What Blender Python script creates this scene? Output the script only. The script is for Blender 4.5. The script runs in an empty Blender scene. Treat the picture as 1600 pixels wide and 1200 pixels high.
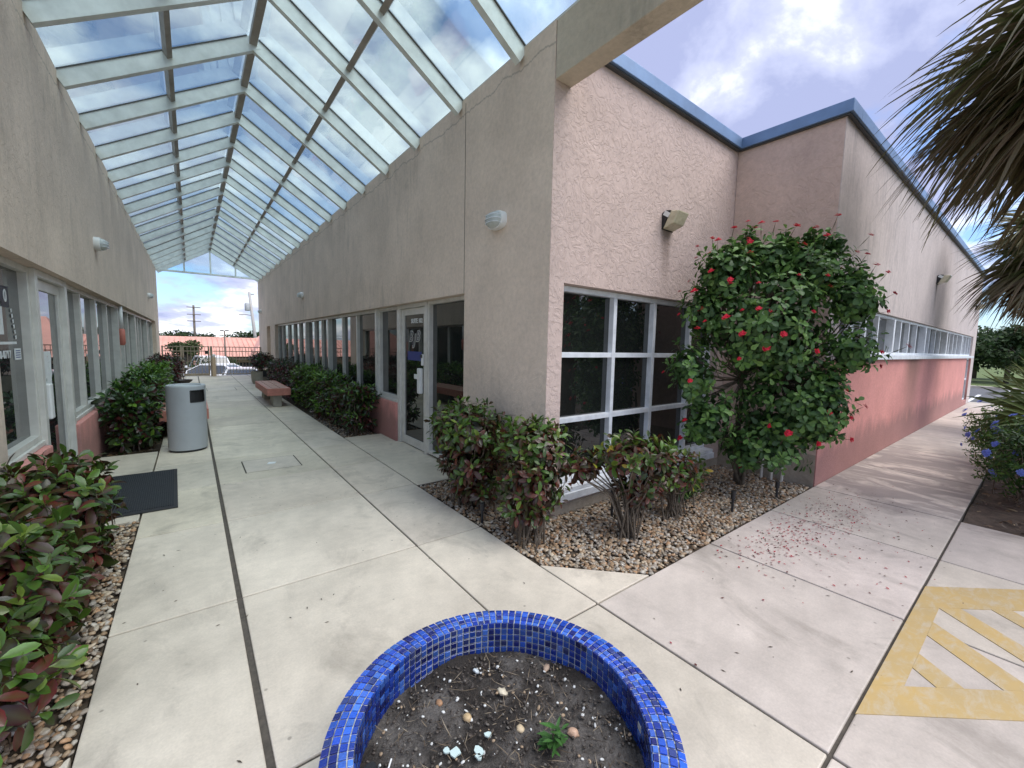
import bpy, math, random
import numpy as np
from mathutils import Vector, Matrix
SC = bpy.context.scene
COL = SC.collection
random.seed(5)
RNG = np.random.default_rng(11)
R = math.radians

# ------------------------------------------------------------------ materials
def new_mat(name):
    m = bpy.data.materials.new(name); m.use_nodes = True
    nt = m.node_tree; nt.nodes.clear()
    out = nt.nodes.new('ShaderNodeOutputMaterial')
    b = nt.nodes.new('ShaderNodeBsdfPrincipled')
    nt.links.new(b.outputs[0], out.inputs[0])
    return m, nt, b, out
def nd(nt, typ, **kw):
    n = nt.nodes.new(typ)
    for k, v in kw.items():
        if k.startswith('i_'): n.inputs[k[2:].replace('_', ' ')].default_value = v
        else: setattr(n, k, v)
    return n
def pos(nt, scale=(1, 1, 1)):
    g = nt.nodes.new('ShaderNodeNewGeometry')
    mp = nt.nodes.new('ShaderNodeMapping'); mp.inputs['Scale'].default_value = scale
    nt.links.new(g.outputs['Position'], mp.inputs[0]); return mp.outputs[0]
def noise(nt, vec, scale, detail=6, rough=.6, dist=0):
    n = nt.nodes.new('ShaderNodeTexNoise')
    n.inputs['Scale'].default_value = scale; n.inputs['Detail'].default_value = detail
    n.inputs['Roughness'].default_value = rough; n.inputs['Distortion'].default_value = dist
    nt.links.new(vec, n.inputs['Vector']); return n.outputs['Fac']
def ramp(nt, fac, stops):
    r = nt.nodes.new('ShaderNodeValToRGB'); e = r.color_ramp.elements
    while len(e) < len(stops): e.new(.5)
    for i, (p, c) in enumerate(stops):
        e[i].position = p; e[i].color = (c, c, c, 1) if not hasattr(c, '__len__') else (*c, 1)
    nt.links.new(fac, r.inputs[0]); return r.outputs[0]
def mix(nt, fac, a, b, mode='MIX'):
    n = nt.nodes.new('ShaderNodeMix'); n.data_type = 'RGBA'; n.blend_type = mode
    for s, v in ((n.inputs[0], fac), (n.inputs[6], a), (n.inputs[7], b)):
        if hasattr(v, 'is_output'): nt.links.new(v, s)
        elif hasattr(v, '__len__'): s.default_value = (*v, 1)
        else: s.default_value = v
    return n.outputs[2]
def math_n(nt, op, a, b=0.0, clamp=False):
    n = nt.nodes.new('ShaderNodeMath'); n.operation = op; n.use_clamp = clamp
    for s, v in ((n.inputs[0], a), (n.inputs[1], b)):
        if hasattr(v, 'is_output'): nt.links.new(v, s)
        else: s.default_value = v
    return n.outputs[0]
def bump(nt, b, h, strength, dist=.01):
    n = nt.nodes.new('ShaderNodeBump'); n.inputs['Strength'].default_value = strength
    n.inputs['Distance'].default_value = dist
    nt.links.new(h, n.inputs['Height']); nt.links.new(n.outputs[0], b.inputs['Normal'])
def plain(name, col, rough=.5, metal=0.0, var=.15, vs=6.0, bs=0.0, bscale=80, spec=.5):
    m, nt, b, o = new_mat(name)
    v = pos(nt)
    f = ramp(nt, noise(nt, v, vs), [(.3, 1 - var), (.7, 1 + var * .5)])
    c = mix(nt, 1.0, col, f, 'MULTIPLY')
    nt.links.new(c, b.inputs['Base Color'])
    b.inputs['Roughness'].default_value = rough; b.inputs['Metallic'].default_value = metal
    b.inputs['Specular IOR Level'].default_value = spec
    if bs: bump(nt, b, noise(nt, v, bscale, 3), bs)
    return m
def stucco(name, col, stain, samt=.5, streak=(7, 7, .7), slo=.52, trowel=.5, tscale=9.0, dirt_low=0.0, runs=(), crack=None):
    """trowelled stucco: skip-trowel ridges, blotches, dark weather streaks"""
    m, nt, b, o = new_mat(name)
    v = pos(nt)
    c = mix(nt, 1.0, col, ramp(nt, noise(nt, v, 1.3, 5), [(.3, .86), (.7, 1.08)]), 'MULTIPLY')
    c = mix(nt, 1.0, c, ramp(nt, noise(nt, v, 22, 6, .7), [(.35, .9), (.65, 1.05)]), 'MULTIPLY')
    s1 = noise(nt, pos(nt, streak), 1.0, 8, .72, .6)
    s2 = noise(nt, v, .55, 3)
    f = math_n(nt, 'MULTIPLY', ramp(nt, s1, [(slo, 0), (slo + .16, 1)]), ramp(nt, s2, [(.38, 0), (.62, 1)]))
    f = math_n(nt, 'MULTIPLY', f, samt)
    c = mix(nt, f, c, stain)
    if dirt_low:
        g = nt.nodes.new('ShaderNodeNewGeometry'); sp = nt.nodes.new('ShaderNodeSeparateXYZ')
        nt.links.new(g.outputs['Position'], sp.inputs[0])
        z = math_n(nt, 'ADD', sp.outputs[2], math_n(nt, 'MULTIPLY', noise(nt, pos(nt, (4, 4, 1.5)), 1, 5), -.7))
        d = ramp(nt, z, [(0, 1), (.25, 0)])
        c = mix(nt, math_n(nt, 'MULTIPLY', d, dirt_low), c, stain)
    if runs or crack:
        g = nt.nodes.new('ShaderNodeNewGeometry'); sp = nt.nodes.new('ShaderNodeSeparateXYZ')
        nt.links.new(g.outputs['Position'], sp.inputs[0])
    for cx_, hw_, zt_, zb_, am_ in runs:     # rusty run-off under a fitting
        wob = math_n(nt, 'MULTIPLY', math_n(nt, 'SUBTRACT', noise(nt, pos(nt, (9, 9, 2)), 1.0, 4), .5), .10)
        dx = math_n(nt, 'ABSOLUTE', math_n(nt, 'ADD', math_n(nt, 'SUBTRACT', sp.outputs[0], cx_), wob))
        fx = ramp(nt, math_n(nt, 'DIVIDE', dx, hw_), [(.25, 1), (1.0, 0)])
        fz = ramp(nt, math_n(nt, 'DIVIDE', math_n(nt, 'SUBTRACT', zt_, sp.outputs[2]), zt_ - zb_), [(0, 0), (.02, 1), (1, 0)])
        c = mix(nt, math_n(nt, 'MULTIPLY', math_n(nt, 'MULTIPLY', fx, fz), am_), c, (.16, .11, .08))
    if crack:
        wz = math_n(nt, 'ADD', sp.outputs[2], math_n(nt, 'MULTIPLY', math_n(nt, 'SUBTRACT', noise(nt, pos(nt, (2.5, 2.5, .2)), 1.0, 6, .7), .5), .22))
        fc = ramp(nt, math_n(nt, 'DIVIDE', math_n(nt, 'ABSOLUTE', math_n(nt, 'SUBTRACT', wz, crack)), .012), [(.3, 1), (1, 0)])
        c = mix(nt, math_n(nt, 'MULTIPLY', fc, .38), c, (.12, .11, .10))
    nt.links.new(c, b.inputs['Base Color'])
    b.inputs['Roughness'].default_value = .88; b.inputs['Specular IOR Level'].default_value = .25
    h1 = ramp(nt, noise(nt, v, tscale, 5, .62, 2.2), [(.46, 0), (.54, 1)])
    h2 = noise(nt, v, 70, 5, .7)
    h = math_n(nt, 'ADD', math_n(nt, 'MULTIPLY', h1, .8 * trowel), math_n(nt, 'MULTIPLY', h2, .35))
    bump(nt, b, h, .55, .012)
    return m
def leafmat(name, rough=.38, trans=.22, spec=.45):
    m, nt, b, o = new_mat(name)
    a = nd(nt, 'ShaderNodeAttribute', attribute_name='Col')
    nt.links.new(a.outputs['Color'], b.inputs['Base Color'])
    b.inputs['Roughness'].default_value = rough; b.inputs['Specular IOR Level'].default_value = spec
    t = nd(nt, 'ShaderNodeBsdfTranslucent'); nt.links.new(a.outputs['Color'], t.inputs[0])
    mx = nt.nodes.new('ShaderNodeMixShader'); mx.inputs[0].default_value = trans
    nt.links.new(b.outputs[0], mx.inputs[1]); nt.links.new(t.outputs[0], mx.inputs[2])
    nt.links.new(mx.outputs[0], o.inputs[0]); return m
def colmat(name, rough=.6, spec=.5, coat=0.0):
    m, nt, b, o = new_mat(name)
    a = nd(nt, 'ShaderNodeAttribute', attribute_name='Col')
    f = ramp(nt, noise(nt, pos(nt), 160, 4), [(.3, .8), (.7, 1.12)])
    nt.links.new(mix(nt, 1.0, a.outputs['Color'], f, 'MULTIPLY'), b.inputs['Base Color'])
    b.inputs['Roughness'].default_value = rough; b.inputs['Specular IOR Level'].default_value = spec
    b.inputs['Coat Weight'].default_value = coat; b.inputs['Coat Roughness'].default_value = .08
    return m
def concrete(name, col, damp=False, attr=False):
    m, nt, b, o = new_mat(name)
    v = pos(nt)
    c = mix(nt, 1.0, col, ramp(nt, noise(nt, v, .9, 6, .6), [(.3, .74), (.72, 1.12)]), 'MULTIPLY')
    c = mix(nt, 1.0, c, ramp(nt, noise(nt, v, 7, 8, .7), [(.3, .86), (.7, 1.07)]), 'MULTIPLY')
    c = mix(nt, 1.0, c, ramp(nt, noise(nt, v, 90, 4, .7), [(.3, .90), (.7, 1.05)]), 'MULTIPLY')
    if attr:
        at = nd(nt, 'ShaderNodeAttribute', attribute_name='Col'); c = mix(nt, 1.0, c, at.outputs['Color'], 'MULTIPLY')
    # brown-grey stains, small dark specks
    st = ramp(nt, noise(nt, pos(nt, (2.2, 1.6, 1)), 1.0, 7, .68, .8), [(.54, 0), (.72, 1)])
    c = mix(nt, math_n(nt, 'MULTIPLY', st, .5), c, (.20, .175, .145))
    sp = nt.nodes.new('ShaderNodeTexVoronoi'); sp.inputs['Scale'].default_value = 5.5
    nt.links.new(v, sp.inputs['Vector'])
    c = mix(nt, math_n(nt, 'MULTIPLY', ramp(nt, sp.outputs['Distance'], [(.03, 1), (.055, 0)]), .55), c, (.14, .12, .10))
    rgh = .62
    if damp:   # damp patch with pale dry streaks on the side walkway
        g = nt.nodes.new('ShaderNodeNewGeometry'); sx = nt.nodes.new('ShaderNodeSeparateXYZ')
        nt.links.new(g.outputs['Position'], sx.inputs[0])
        e = math_n(nt, 'MULTIPLY', noise(nt, pos(nt, (1.0, 2.2, 1)), 1.3, 6, .65), 1.1)
        x = math_n(nt, 'ADD', sx.outputs[0], e)
        w = math_n(nt, 'MULTIPLY', ramp(nt, math_n(nt, 'DIVIDE', math_n(nt, 'SUBTRACT', x, 5.7), 8.0), [(.02, 0), (.075, 1)]),
                   ramp(nt, math_n(nt, 'DIVIDE', math_n(nt, 'SUBTRACT', x, 5.7), 8.0), [(.42, 1), (.75, .25)]))
        s = ramp(nt, noise(nt, pos(nt, (2.0, 1.1, 1)), 1.3, 7, .62, 1.4), [(.47, 1), (.62, 0.1)])
        c = mix(nt, math_n(nt, 'MULTIPLY', math_n(nt, 'MULTIPLY', w, s), .72), c, (.17, .145, .14))
    nt.links.new(c, b.inputs['Base Color'])
    b.inputs['Roughness'].default_value = rgh; b.inputs['Specular IOR Level'].default_value = .35
    h = math_n(nt, 'ADD', noise(nt, v, 220, 4, .7), math_n(nt, 'MULTIPLY', noise(nt, v, 12, 4), .6))
    bump(nt, b, h, .22, .004)
    return m
def glassy(name, col=(.010, .012, .011), rough=.012, ior=1.85):
    m, nt, b, o = new_mat(name)
    b.inputs['Base Color'].default_value = (*col, 1); b.inputs['Roughness'].default_value = rough
    b.inputs['IOR'].default_value = ior
    bump(nt, b, noise(nt, pos(nt), 1.1, 2), .02, .02)
    return m

M = {}
M['beige'] = stucco('beige_stucco', (.71, .58, .475), (.20, .175, .15), .34, (9, 9, 1.6), .50, .30, 6, crack=4.03)
M['beige_beam'] = stucco('beige_beam_stucco', (.56, .485, .385), (.10, .10, .09), .8, (11, 11, 1.2), .45, .35, 8)
M['rose'] = stucco('rose_stucco', (.56, .44, .395), (.30, .24, .21), .25, (8, 8, .8), .55, 1.0, 8, runs=((4.16, .12, 2.84, 2.2, .75),))
M['rose2'] = stucco('rose_return_stucco', (.58, .44, .375), (.30, .24, .21), .2, (8, 8, .8), .55, .6, 5)
M['lilac'] = stucco('pale_upper_stucco', (.58, .50, .47), (.20, .18, .185), .5, (11, 11, 1.5), .50, .12, 9, runs=((12.1, .10, 3.0, 2.3, .6), (19.2, .1, 2.98, 2.3, .5)))
M['pink'] = stucco('pink_base_stucco', (.66, .30, .265), (.20, .13, .12), .5, (1.3, 1.3, .8), .60, .25, 12, dirt_low=.6, runs=((10.6, .9, 1.6, -.1, .75),))
M['base_beige'] = stucco('foundation_stucco', (.42, .36, .29), (.14, .12, .09), .7, (3, 3, 2), .45, .2, 12)
M['cap'] = plain('blue_grey_metal_cap', (.14, .225, .37), .42, .3, .25, 2.5)
M['alu'] = plain('pale_aluminium', (.76, .79, .83), .38, .1, .18, 9)
M['alu_warm'] = plain('warm_white_aluminium', (.66, .645, .60), .42, .15, .14, 8)
M['rafter'] = plain('painted_rafter', (.64, .675, .65), .5, .1, .22, 5)
M['purlin'] = plain('brown_grey_purlin', (.30, .27, .235), .55, .1, .25, 5)
M['gasket'] = plain('dark_gasket', (.06, .062, .062), .6)
M['pane'] = glassy('dark_window_glass')
M['pane_left'] = glassy('grey_window_glass', (.02, .024, .024))
M['white'] = plain('white_paint', (.75, .75, .74), .45, 0, .08)
M['black'] = plain('black_plastic', (.018, .018, .02), .45, 0, .3)
M['rubber'] = plain('black_rubber', (.022, .027, .033), .75, 0, .3, 30, .6, 300)
M['lens'] = plain('frosted_lens', (.50, .54, .53), .25, 0, .15, 20)
M['amberlens'] = plain('aged_lamp_lens', (.55, .50, .36), .25, 0, .2, 20)
M['concrete'] = concrete('plain_concrete', (.60, .535, .45))
M['concrete_l'] = concrete('walkway_concrete', (.66, .585, .485), False, True)
M['concrete_r'] = concrete('side_walkway_concrete', (.61, .535, .475), True, True)
M['gap'] = plain('joint_dirt', (.085, .072, .058), .9, 0, .4, 40)
M['soil_bed'] = plain('bed_soil', (.085, .062, .042), .95, 0, .5, 20, 1.0, 60)
M['mulch'] = plain('mulch_soil', (.075, .052, .038), .95, 0, .6, 14, 1.0, 50)
M['pebble'] = colmat('pebble_stone', .55, .4)
M['bark'] = plain('shrub_bark', (.14, .11, .08), .85, 0, .4, 30, .5, 90)
M['darkbark'] = plain('tree_bark', (.10, .08, .06), .9, 0, .4, 20, .6, 40)
M['croton'] = leafmat('croton_leaf', .30, .22, .5)
M['leaf'] = leafmat('shrub_leaf', .42, .22, .35)
M['palmleaf'] = leafmat('palm_leaf', .45, .2, .35)
M['farleaf'] = leafmat('tree_leaf', .6, .2, .2)
M['petal'] = leafmat('petal', .6, .3, .2)
M['tile'] = colmat('blue_glass_tile', .22, .5, .35)
M['grout'] = plain('tile_grout', (.60, .62, .60), .85, 0, .2, 40)
M['asphalt'] = plain('asphalt', (.10, .10, .108), .85, 0, .2, 3, .4, 150)
M['pot'] = plain('concrete_pot', (.36, .34, .29), .8, 0, .2, 10)
M['bench_pink'] = plain('salmon_slat', (.50, .20, .155), .6, 0, .2, 12)
M['bench_leg'] = plain('bench_concrete', (.40, .38, .33), .85, 0, .2, 10, .3, 90)
M['can'] = plain('grey_painted_metal', (.40, .42, .44), .42, 0, .07, 4, .25, 140)
M['fence'] = plain('tan_painted_steel', (.30, .25, .19), .5, .1, .2, 8)
M['roof'] = plain('salmon_metal_roof', (.64, .33, .25), .6, 0, .18, .6)
M['farwall'] = plain('far_peach_wall', (.62, .42, .33), .85, 0, .1, 1)
M['wood'] = plain('grey_wood_pole', (.16, .13, .11), .9, 0, .3, 4)
M['pole_grey'] = plain('concrete_pole', (.38, .37, .36), .8, 0, .1, 4)
M['carwhite'] = plain('white_car_paint', (.78, .79, .80), .18, 0, .02)
M['carglass'] = glassy('car_glass', (.03, .04, .05))
M['chrome'] = plain('bright_metal', (.6, .6, .6), .25, .9, .05)
M['redlens'] = plain('red_lens', (.45, .02, .02), .2)
M['paper'] = plain('paper', (.72, .74, .74), .7, 0, .08, 20)
M['redpaint'] = plain('faded_red', (.50, .16, .12), .6)
M['navy'] = plain('dark_navy_vinyl', (.02, .022, .045), .4)
M['bluevinyl'] = plain('blue_vinyl', (.035, .05, .22), .5)
M['silver'] = plain('silver_vinyl', (.50, .50, .47), .5)
M['bowl'] = plain('dark_bowl', (.035, .02, .02), .5, 0, .3)
M['pvc'] = plain('white_pipe', (.62, .58, .52), .5)

def grass_mat():
    m, nt, b, o = new_mat('grass_ground'); v = pos(nt)
    c = mix(nt, ramp(nt, noise(nt, v, .8, 8, .7), [(.35, 0), (.65, 1)]), (.075, .11, .03), (.12, .16, .045))
    nt.links.new(c, b.inputs['Base Color']); b.inputs['Roughness'].default_value = .95
    bump(nt, b, noise(nt, v, 30, 4), .6, .05); return m
M['grass'] = grass_mat()
def yellow_mat():
    m, nt, b, o = new_mat('worn_yellow_paint'); v = pos(nt)
    c = mix(nt, ramp(nt, noise(nt, v, 3.0, 7, .65), [(.3, 0), (.7, 1)]), (.50, .34, .12), (.41, .305, .15))
    c = mix(nt, math_n(nt, 'MULTIPLY', ramp(nt, noise(nt, pos(nt, (3, 6, 1)), 3.0, 8, .75, .5), [(.47, 0), (.64, 1)]), .8), c, (.46, .39, .29))
    nt.links.new(c, b.inputs['Base Color']); b.inputs['Roughness'].default_value = .65
    bump(nt, b, noise(nt, v, 200, 4), .2, .003); return m
M['yellow'] = yellow_mat()
def soil_mat():
    m, nt, b, o = new_mat('potting_soil'); v = pos(nt)
    c = mix(nt, ramp(nt, noise(nt, v, 5, 5), [(.45, 0), (.62, 1)]), (.045, .036, .030), (.20, .18, .165))
    c = mix(nt, 1.0, c, ramp(nt, noise(nt, v, 120, 5, .7), [(.3, .5), (.7, 1.3)]), 'MULTIPLY')
    nt.links.new(c, b.inputs['Base Color']); b.inputs['Roughness'].default_value = .95
    bump(nt, b, noise(nt, v, 90, 6, .75), 1.0, .02); return m
M['soil'] = soil_mat()
def canopy_glass():
    m, nt, b, o = new_mat('teal_canopy_glass')
    nt.nodes.remove(b)
    t = nd(nt, 'ShaderNodeBsdfTransparent'); t.inputs[0].default_value = (.85, .94, .95, 1)
    g = nd(nt, 'ShaderNodeBsdfGlossy'); g.inputs['Roughness'].default_value = .05
    d = nd(nt, 'ShaderNodeBsdfTranslucent'); d.inputs[0].default_value = (.80, .92, .92, 1)
    f = nd(nt, 'ShaderNodeFresnel'); f.inputs[0].default_value = 1.4
    dirt = ramp(nt, noise(nt, pos(nt, (1.1, .9, 1.1)), 1.0, 5, .6), [(.40, .05), (.8, .15)])
    m1 = nt.nodes.new('ShaderNodeMixShader'); nt.links.new(dirt, m1.inputs[0])
    nt.links.new(t.outputs[0], m1.inputs[1]); nt.links.new(d.outputs[0], m1.inputs[2])
    m2 = nt.nodes.new('ShaderNodeMixShader')
    nt.links.new(math_n(nt, 'MULTIPLY', f.outputs[0], .5), m2.inputs[0])
    nt.links.new(m1.outputs[0], m2.inputs[1]); nt.links.new(g.outputs[0], m2.inputs[2])
    nt.links.new(m2.outputs[0], o.inputs[0]); return m
M['canopy_glass'] = canopy_glass()

# ------------------------------------------------------------------ mesh helpers
def tag(o, label=None, cat=None, group=None, kind=None):
    if label: o['label'] = label
    if cat: o['category'] = cat
    if group: o['group'] = group
    if kind: o['kind'] = kind
    return o
def thing(name, label, cat, loc=(0, 0, 0), group=None):
    o = bpy.data.objects.new(name, None); COL.objects.link(o); o.location = loc
    o.empty_display_size = .2
    return tag(o, label, cat, group)
def wloc(o):
    v = Vector((0, 0, 0))
    while o is not None: v = v + o.location; o = o.parent
    return v
def link(name, me, mats, parent=None, smooth=False, origin=None):
    """me is in world coordinates (or, with a parent, moved into the parent's space)"""
    for m in (mats if isinstance(mats, (list, tuple)) else [mats]): me.materials.append(m)
    if smooth: me.polygons.foreach_set('use_smooth', [True] * len(me.polygons))
    o = bpy.data.objects.new(name, me); COL.objects.link(o)
    if parent is not None:
        o.parent = parent; me.transform(Matrix.Translation(-wloc(parent)))
    elif origin is not None:
        me.transform(Matrix.Translation(-Vector(origin))); o.location = origin
    return o
class MB:
    def __init__(s): s.v = []; s.f = []; s.m = []; s.c = []; s.col = None; s.mi = 0
    def face(s, ids): s.f.append(ids); s.m.append(s.mi); s.c.append(s.col or (1, 1, 1))
    def quad(s, *pts):
        n = len(s.v); s.v += [tuple(p) for p in pts]; s.face(list(range(n, n + len(pts)))); return s
    def box(s, x0, x1, y0, y1, z0, z1):
        n = len(s.v)
        s.v += [(x0, y0, z0), (x1, y0, z0), (x1, y1, z0), (x0, y1, z0), (x0, y0, z1), (x1, y0, z1), (x1, y1, z1), (x0, y1, z1)]
        for q in ((0, 3, 2, 1), (4, 5, 6, 7), (0, 1, 5, 4), (1, 2, 6, 5), (2, 3, 7, 6), (3, 0, 4, 7)): s.face([n + i for i in q])
        return s
    def obox(s, c, ax, ay, az):
        """box from centre and three half-axis vectors"""
        c, ax, ay, az = (Vector(t) for t in (c, ax, ay, az)); n = len(s.v)
        for k in (-1, 1):
            for i, j in ((-1, -1), (1, -1), (1, 1), (-1, 1)): s.v.append(tuple(c + ax * i + ay * j + az * k))
        for q in ((0, 3, 2, 1), (4, 5, 6, 7), (0, 1, 5, 4), (1, 2, 6, 5), (2, 3, 7, 6), (3, 0, 4, 7)): s.face([n + i for i in q])
        return s
    def bar(s, p, q, w, h, up=(0, 0, 1)):
        p, q = Vector(p), Vector(q); d = (q - p); L = d.length; d = d / L
        u = Vector(up); sx = d.cross(u)
        if sx.length < 1e-4: sx = d.cross(Vector((1, 0, 0)))
        sx.normalize(); uz = sx.cross(d)
        return s.obox((p + q) / 2, d * L / 2, sx * w / 2, uz * h / 2)
    def prism(s, poly, z0, z1):
        n = len(s.v); k = len(poly)
        s.v += [(x, y, z0) for x, y in poly] + [(x, y, z1) for x, y in poly]
        s.face([n + k + i for i in range(k)]); s.face([n + i for i in reversed(range(k))])
        for i in range(k): s.face([n + i, n + (i + 1) % k, n + k + (i + 1) % k, n + k + i])
        return s
    def tube(s, pts, rad, k=8, cap=True):
        pts = [Vector(p) for p in pts]; n0 = len(s.v)
        if not hasattr(rad, '__len__'): rad = [rad] * len(pts)
        ref = Vector((.31, .17, .93)).normalized()
        for i, p in enumerate(pts):
            d = (pts[min(i + 1, len(pts) - 1)] - pts[max(i - 1, 0)]).normalized()
            a = d.cross(ref)
            if a.length < .05: a = d.cross(Vector((1, 0, 0)))
            a.normalize(); b = d.cross(a)
            for j in range(k):
                t = 2 * math.pi * j / k
                s.v.append(tuple(p + (a * math.cos(t) + b * math.sin(t)) * rad[i]))
        for i in range(len(pts) - 1):
            for j in range(k):
                a = n0 + i * k + j; b = n0 + i * k + (j + 1) % k
                s.face([a, b, b + k, a + k])
        if cap:
            s.face([n0 + j for j in reversed(range(k))]); e = n0 + (len(pts) - 1) * k; s.face([e + j for j in range(k)])
        return s
    def lathe(s, prof, c, k=32, a0=0, a1=2 * math.pi, axis='z', sx=1, sy=1):
        n0 = len(s.v); c = Vector(c); full = abs(a1 - a0 - 2 * math.pi) < 1e-4; kk = k if full else k + 1
        for r, z in prof:
            for j in range(kk):
                t = a0 + (a1 - a0) * j / k; p = Vector((r * math.cos(t) * sx, r * math.sin(t) * sy, z))
                if axis == 'x': p = Vector((p.z, p.x, p.y))
                elif axis == 'y': p = Vector((p.x, p.z, p.y))
                s.v.append(tuple(c + p))
        for i in range(len(prof) - 1):
            for j in range(k if full else k):
                a = n0 + i * kk + j; b = n0 + i * kk + (j + 1) % kk
                if not full and j == k: continue
                s.face([a, b, b + kk, a + kk])
        return s
    def mesh(s, name):
        me = bpy.data.meshes.new(name); me.from_pydata(s.v, [], s.f)
        if any(s.m): me.polygons.foreach_set('material_index', s.m)
        if s.col is not None:
            at = me.color_attributes.new('Col', 'FLOAT_COLOR', 'CORNER')
            arr = np.ones((len(me.loops), 4), np.float32); i = 0
            for f, c in zip(s.f, s.c): arr[i:i + len(f), :3] = c; i += len(f)
            at.data.foreach_set('color', arr.ravel())
        me.update(); return me
    def build(s, name, mats, parent=None, smooth=False, bev=0.0, origin=None, auto=False):
        o = link(name, s.mesh(name), mats, parent, smooth, origin)
        if bev:
            b = o.modifiers.new('b', 'BEVEL'); b.width = bev; b.segments = 2; b.limit_method = 'ANGLE'; b.angle_limit = R(40)
        if auto:
            o.data.polygons.foreach_set('use_smooth', [True] * len(o.data.polygons))
            e = o.modifiers.new('e', 'EDGE_SPLIT'); e.split_angle = R(35)
        return o
def npmesh(name, V, F, C=None, smooth=True):
    """V (n,3); F (m,4) quads or (m,3) tris; C (n,3) per-vertex colour"""
    me = bpy.data.meshes.new(name); k = F.shape[1]
    me.vertices.add(len(V)); me.vertices.foreach_set('co', np.ascontiguousarray(V, np.float32).ravel())
    me.loops.add(F.size); me.loops.foreach_set('vertex_index', F.astype(np.int32).ravel())
    me.polygons.add(len(F)); me.polygons.foreach_set('loop_start', np.arange(0, F.size, k, dtype=np.int32))
    me.polygons.foreach_set('use_smooth', np.full(len(F), smooth))
    me.update(calc_edges=True)
    if C is not None:
        at = me.color_attributes.new('Col', 'FLOAT_COLOR', 'POINT')
        at.data.foreach_set('color', np.c_[C, np.ones(len(C))].astype(np.float32).ravel())
    return me
# leaf templates: rows of (along, half width); returned as (rows*3, [along, across, lift]) + quads
def template(rows, fold=.25):
    P = []; 
    for l, w in rows: P += [(l, -w, fold * w), (l, 0, 0), (l, w, fold * w)]
    F = []
    for i in range(len(rows) - 1):
        a = i * 3; F += [(a, a + 1, a + 4, a + 3), (a + 1, a + 2, a + 5, a + 4)]
    return np.array(P), np.array(F)
T_OVATE = template([(0, .04), (.12, .06), (.35, .36), (.65, .5), (.88, .33), (1, .03)])
T_LONG = template([(0, .06), (.15, .25), (.45, .5), (.75, .38), (1, .02)])
T_CARD = template([(0, .05), (.5, .5), (1, .05)])
T_FIDDLE = template([(0, .03), (.16, .04), (.36, .30), (.5, .27), (.7, .5), (.87, .42), (1, .08)])
def leaves(P, D, N, L, W, C, T=T_OVATE, curl=.25, vein=None):
    """one leaf per row: base P, direction D, normal hint N, length L, width W, colour C"""
    n = len(P); D = D / np.linalg.norm(D, axis=1, keepdims=True)
    S = np.cross(D, N); S /= np.maximum(np.linalg.norm(S, axis=1, keepdims=True), 1e-6); U = np.cross(S, D)
    t, F = T; L = np.asarray(L).reshape(-1, 1, 1); W = np.asarray(W).reshape(-1, 1, 1)
    cu = (np.asarray(curl) * np.ones(n)).reshape(-1, 1, 1)
    al = t[None, :, 0:1]; ac = t[None, :, 1:2]; li = t[None, :, 2:3]
    V = P[:, None] + D[:, None] * (al * L) + S[:, None] * (ac * W) + U[:, None] * (li * W - cu * L * al ** 2)
    k = len(t); FF = (F[None] + (np.arange(n) * k)[:, None, None]).reshape(-1, 4)
    CC = np.repeat(C[:, None], k, 1)
    if vein is not None:
        mid = (np.abs(t[:, 1]) < 1e-6); CC[:, mid] = CC[:, mid] * .5 + np.asarray(vein) * .5
    return V.reshape(-1, 3), FF, CC.reshape(-1, 3)
def unit(v): return v / np.maximum(np.linalg.norm(v, axis=-1, keepdims=True), 1e-9)
def rosettes(tips, axes, per, L, W, pal_young, pal_old, depth=.16, T=T_OVATE, elev=(60, -25), jit=.3, redness=None, curl=.3, vein=None):
    """whorls of leaves round stem ends: young ones at the top upright, old ones below drooping"""
    n = len(tips); A = unit(axes); P = []; D = []; N = []; C = []; LL = []
    ref = unit(np.cross(A, np.tile([.3, .9, .2], (n, 1)))); ref2 = np.cross(A, ref)
    for k in range(per):
        t = (k + RNG.random(n)) / per
        az = k * 2.39996 + RNG.random(n) * .6 + np.arange(n)
        el = np.radians(elev[0] + (elev[1] - elev[0]) * t) + RNG.normal(0, .22, n)
        rad = ref * np.cos(az)[:, None] + ref2 * np.sin(az)[:, None]
        d = rad * np.cos(el)[:, None] + A * np.sin(el)[:, None] + RNG.normal(0, jit * .3, (n, 3))
        d[:, 2] -= .18 * t
        P.append(tips - A * (depth * t)[:, None]); D.append(d)
        N.append(A + RNG.normal(0, jit, (n, 3)))
        red = np.clip(t * 1.25 + RNG.normal(0, .28, n) + (0 if redness is None else redness), 0, 1)
        y = pal_young[RNG.integers(0, len(pal_young), n)]; o = pal_old[RNG.integers(0, len(pal_old), n)]
        s = np.where(red > .5, 1.0, 0.0)[:, None]
        C.append((y * (1 - s) + o * s) * RNG.uniform(.75, 1.25, (n, 1)))
        LL.append(L * (.65 + .5 * np.sqrt(t)) * RNG.uniform(.75, 1.2, n))
    P, D, N, C, LL = (np.concatenate(a) for a in (P, D, N, C, LL))
    return leaves(P, D, N, LL, LL * W / L, C, T, curl, vein)
def join(*ms):
    V = []; F = []; C = []; n = 0
    for v, f, c in ms: V.append(v); F.append(f + n); C.append(c); n += len(v)
    return np.concatenate(V), np.concatenate(F), np.concatenate(C)
G_YOUNG = np.array([(.10, .21, .022), (.15, .27, .03), (.07, .16, .02), (.24, .30, .04), (.05, .12, .018)])
G_DARK = np.array([(.03, .075, .018), (.02, .05, .015), (.05, .10, .02)])
R_OLD = np.array([(.075, .012, .016), (.13, .018, .02), (.045, .012, .016), (.03, .02, .014), (.12, .02, .02), (.03, .045, .014)])
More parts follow.
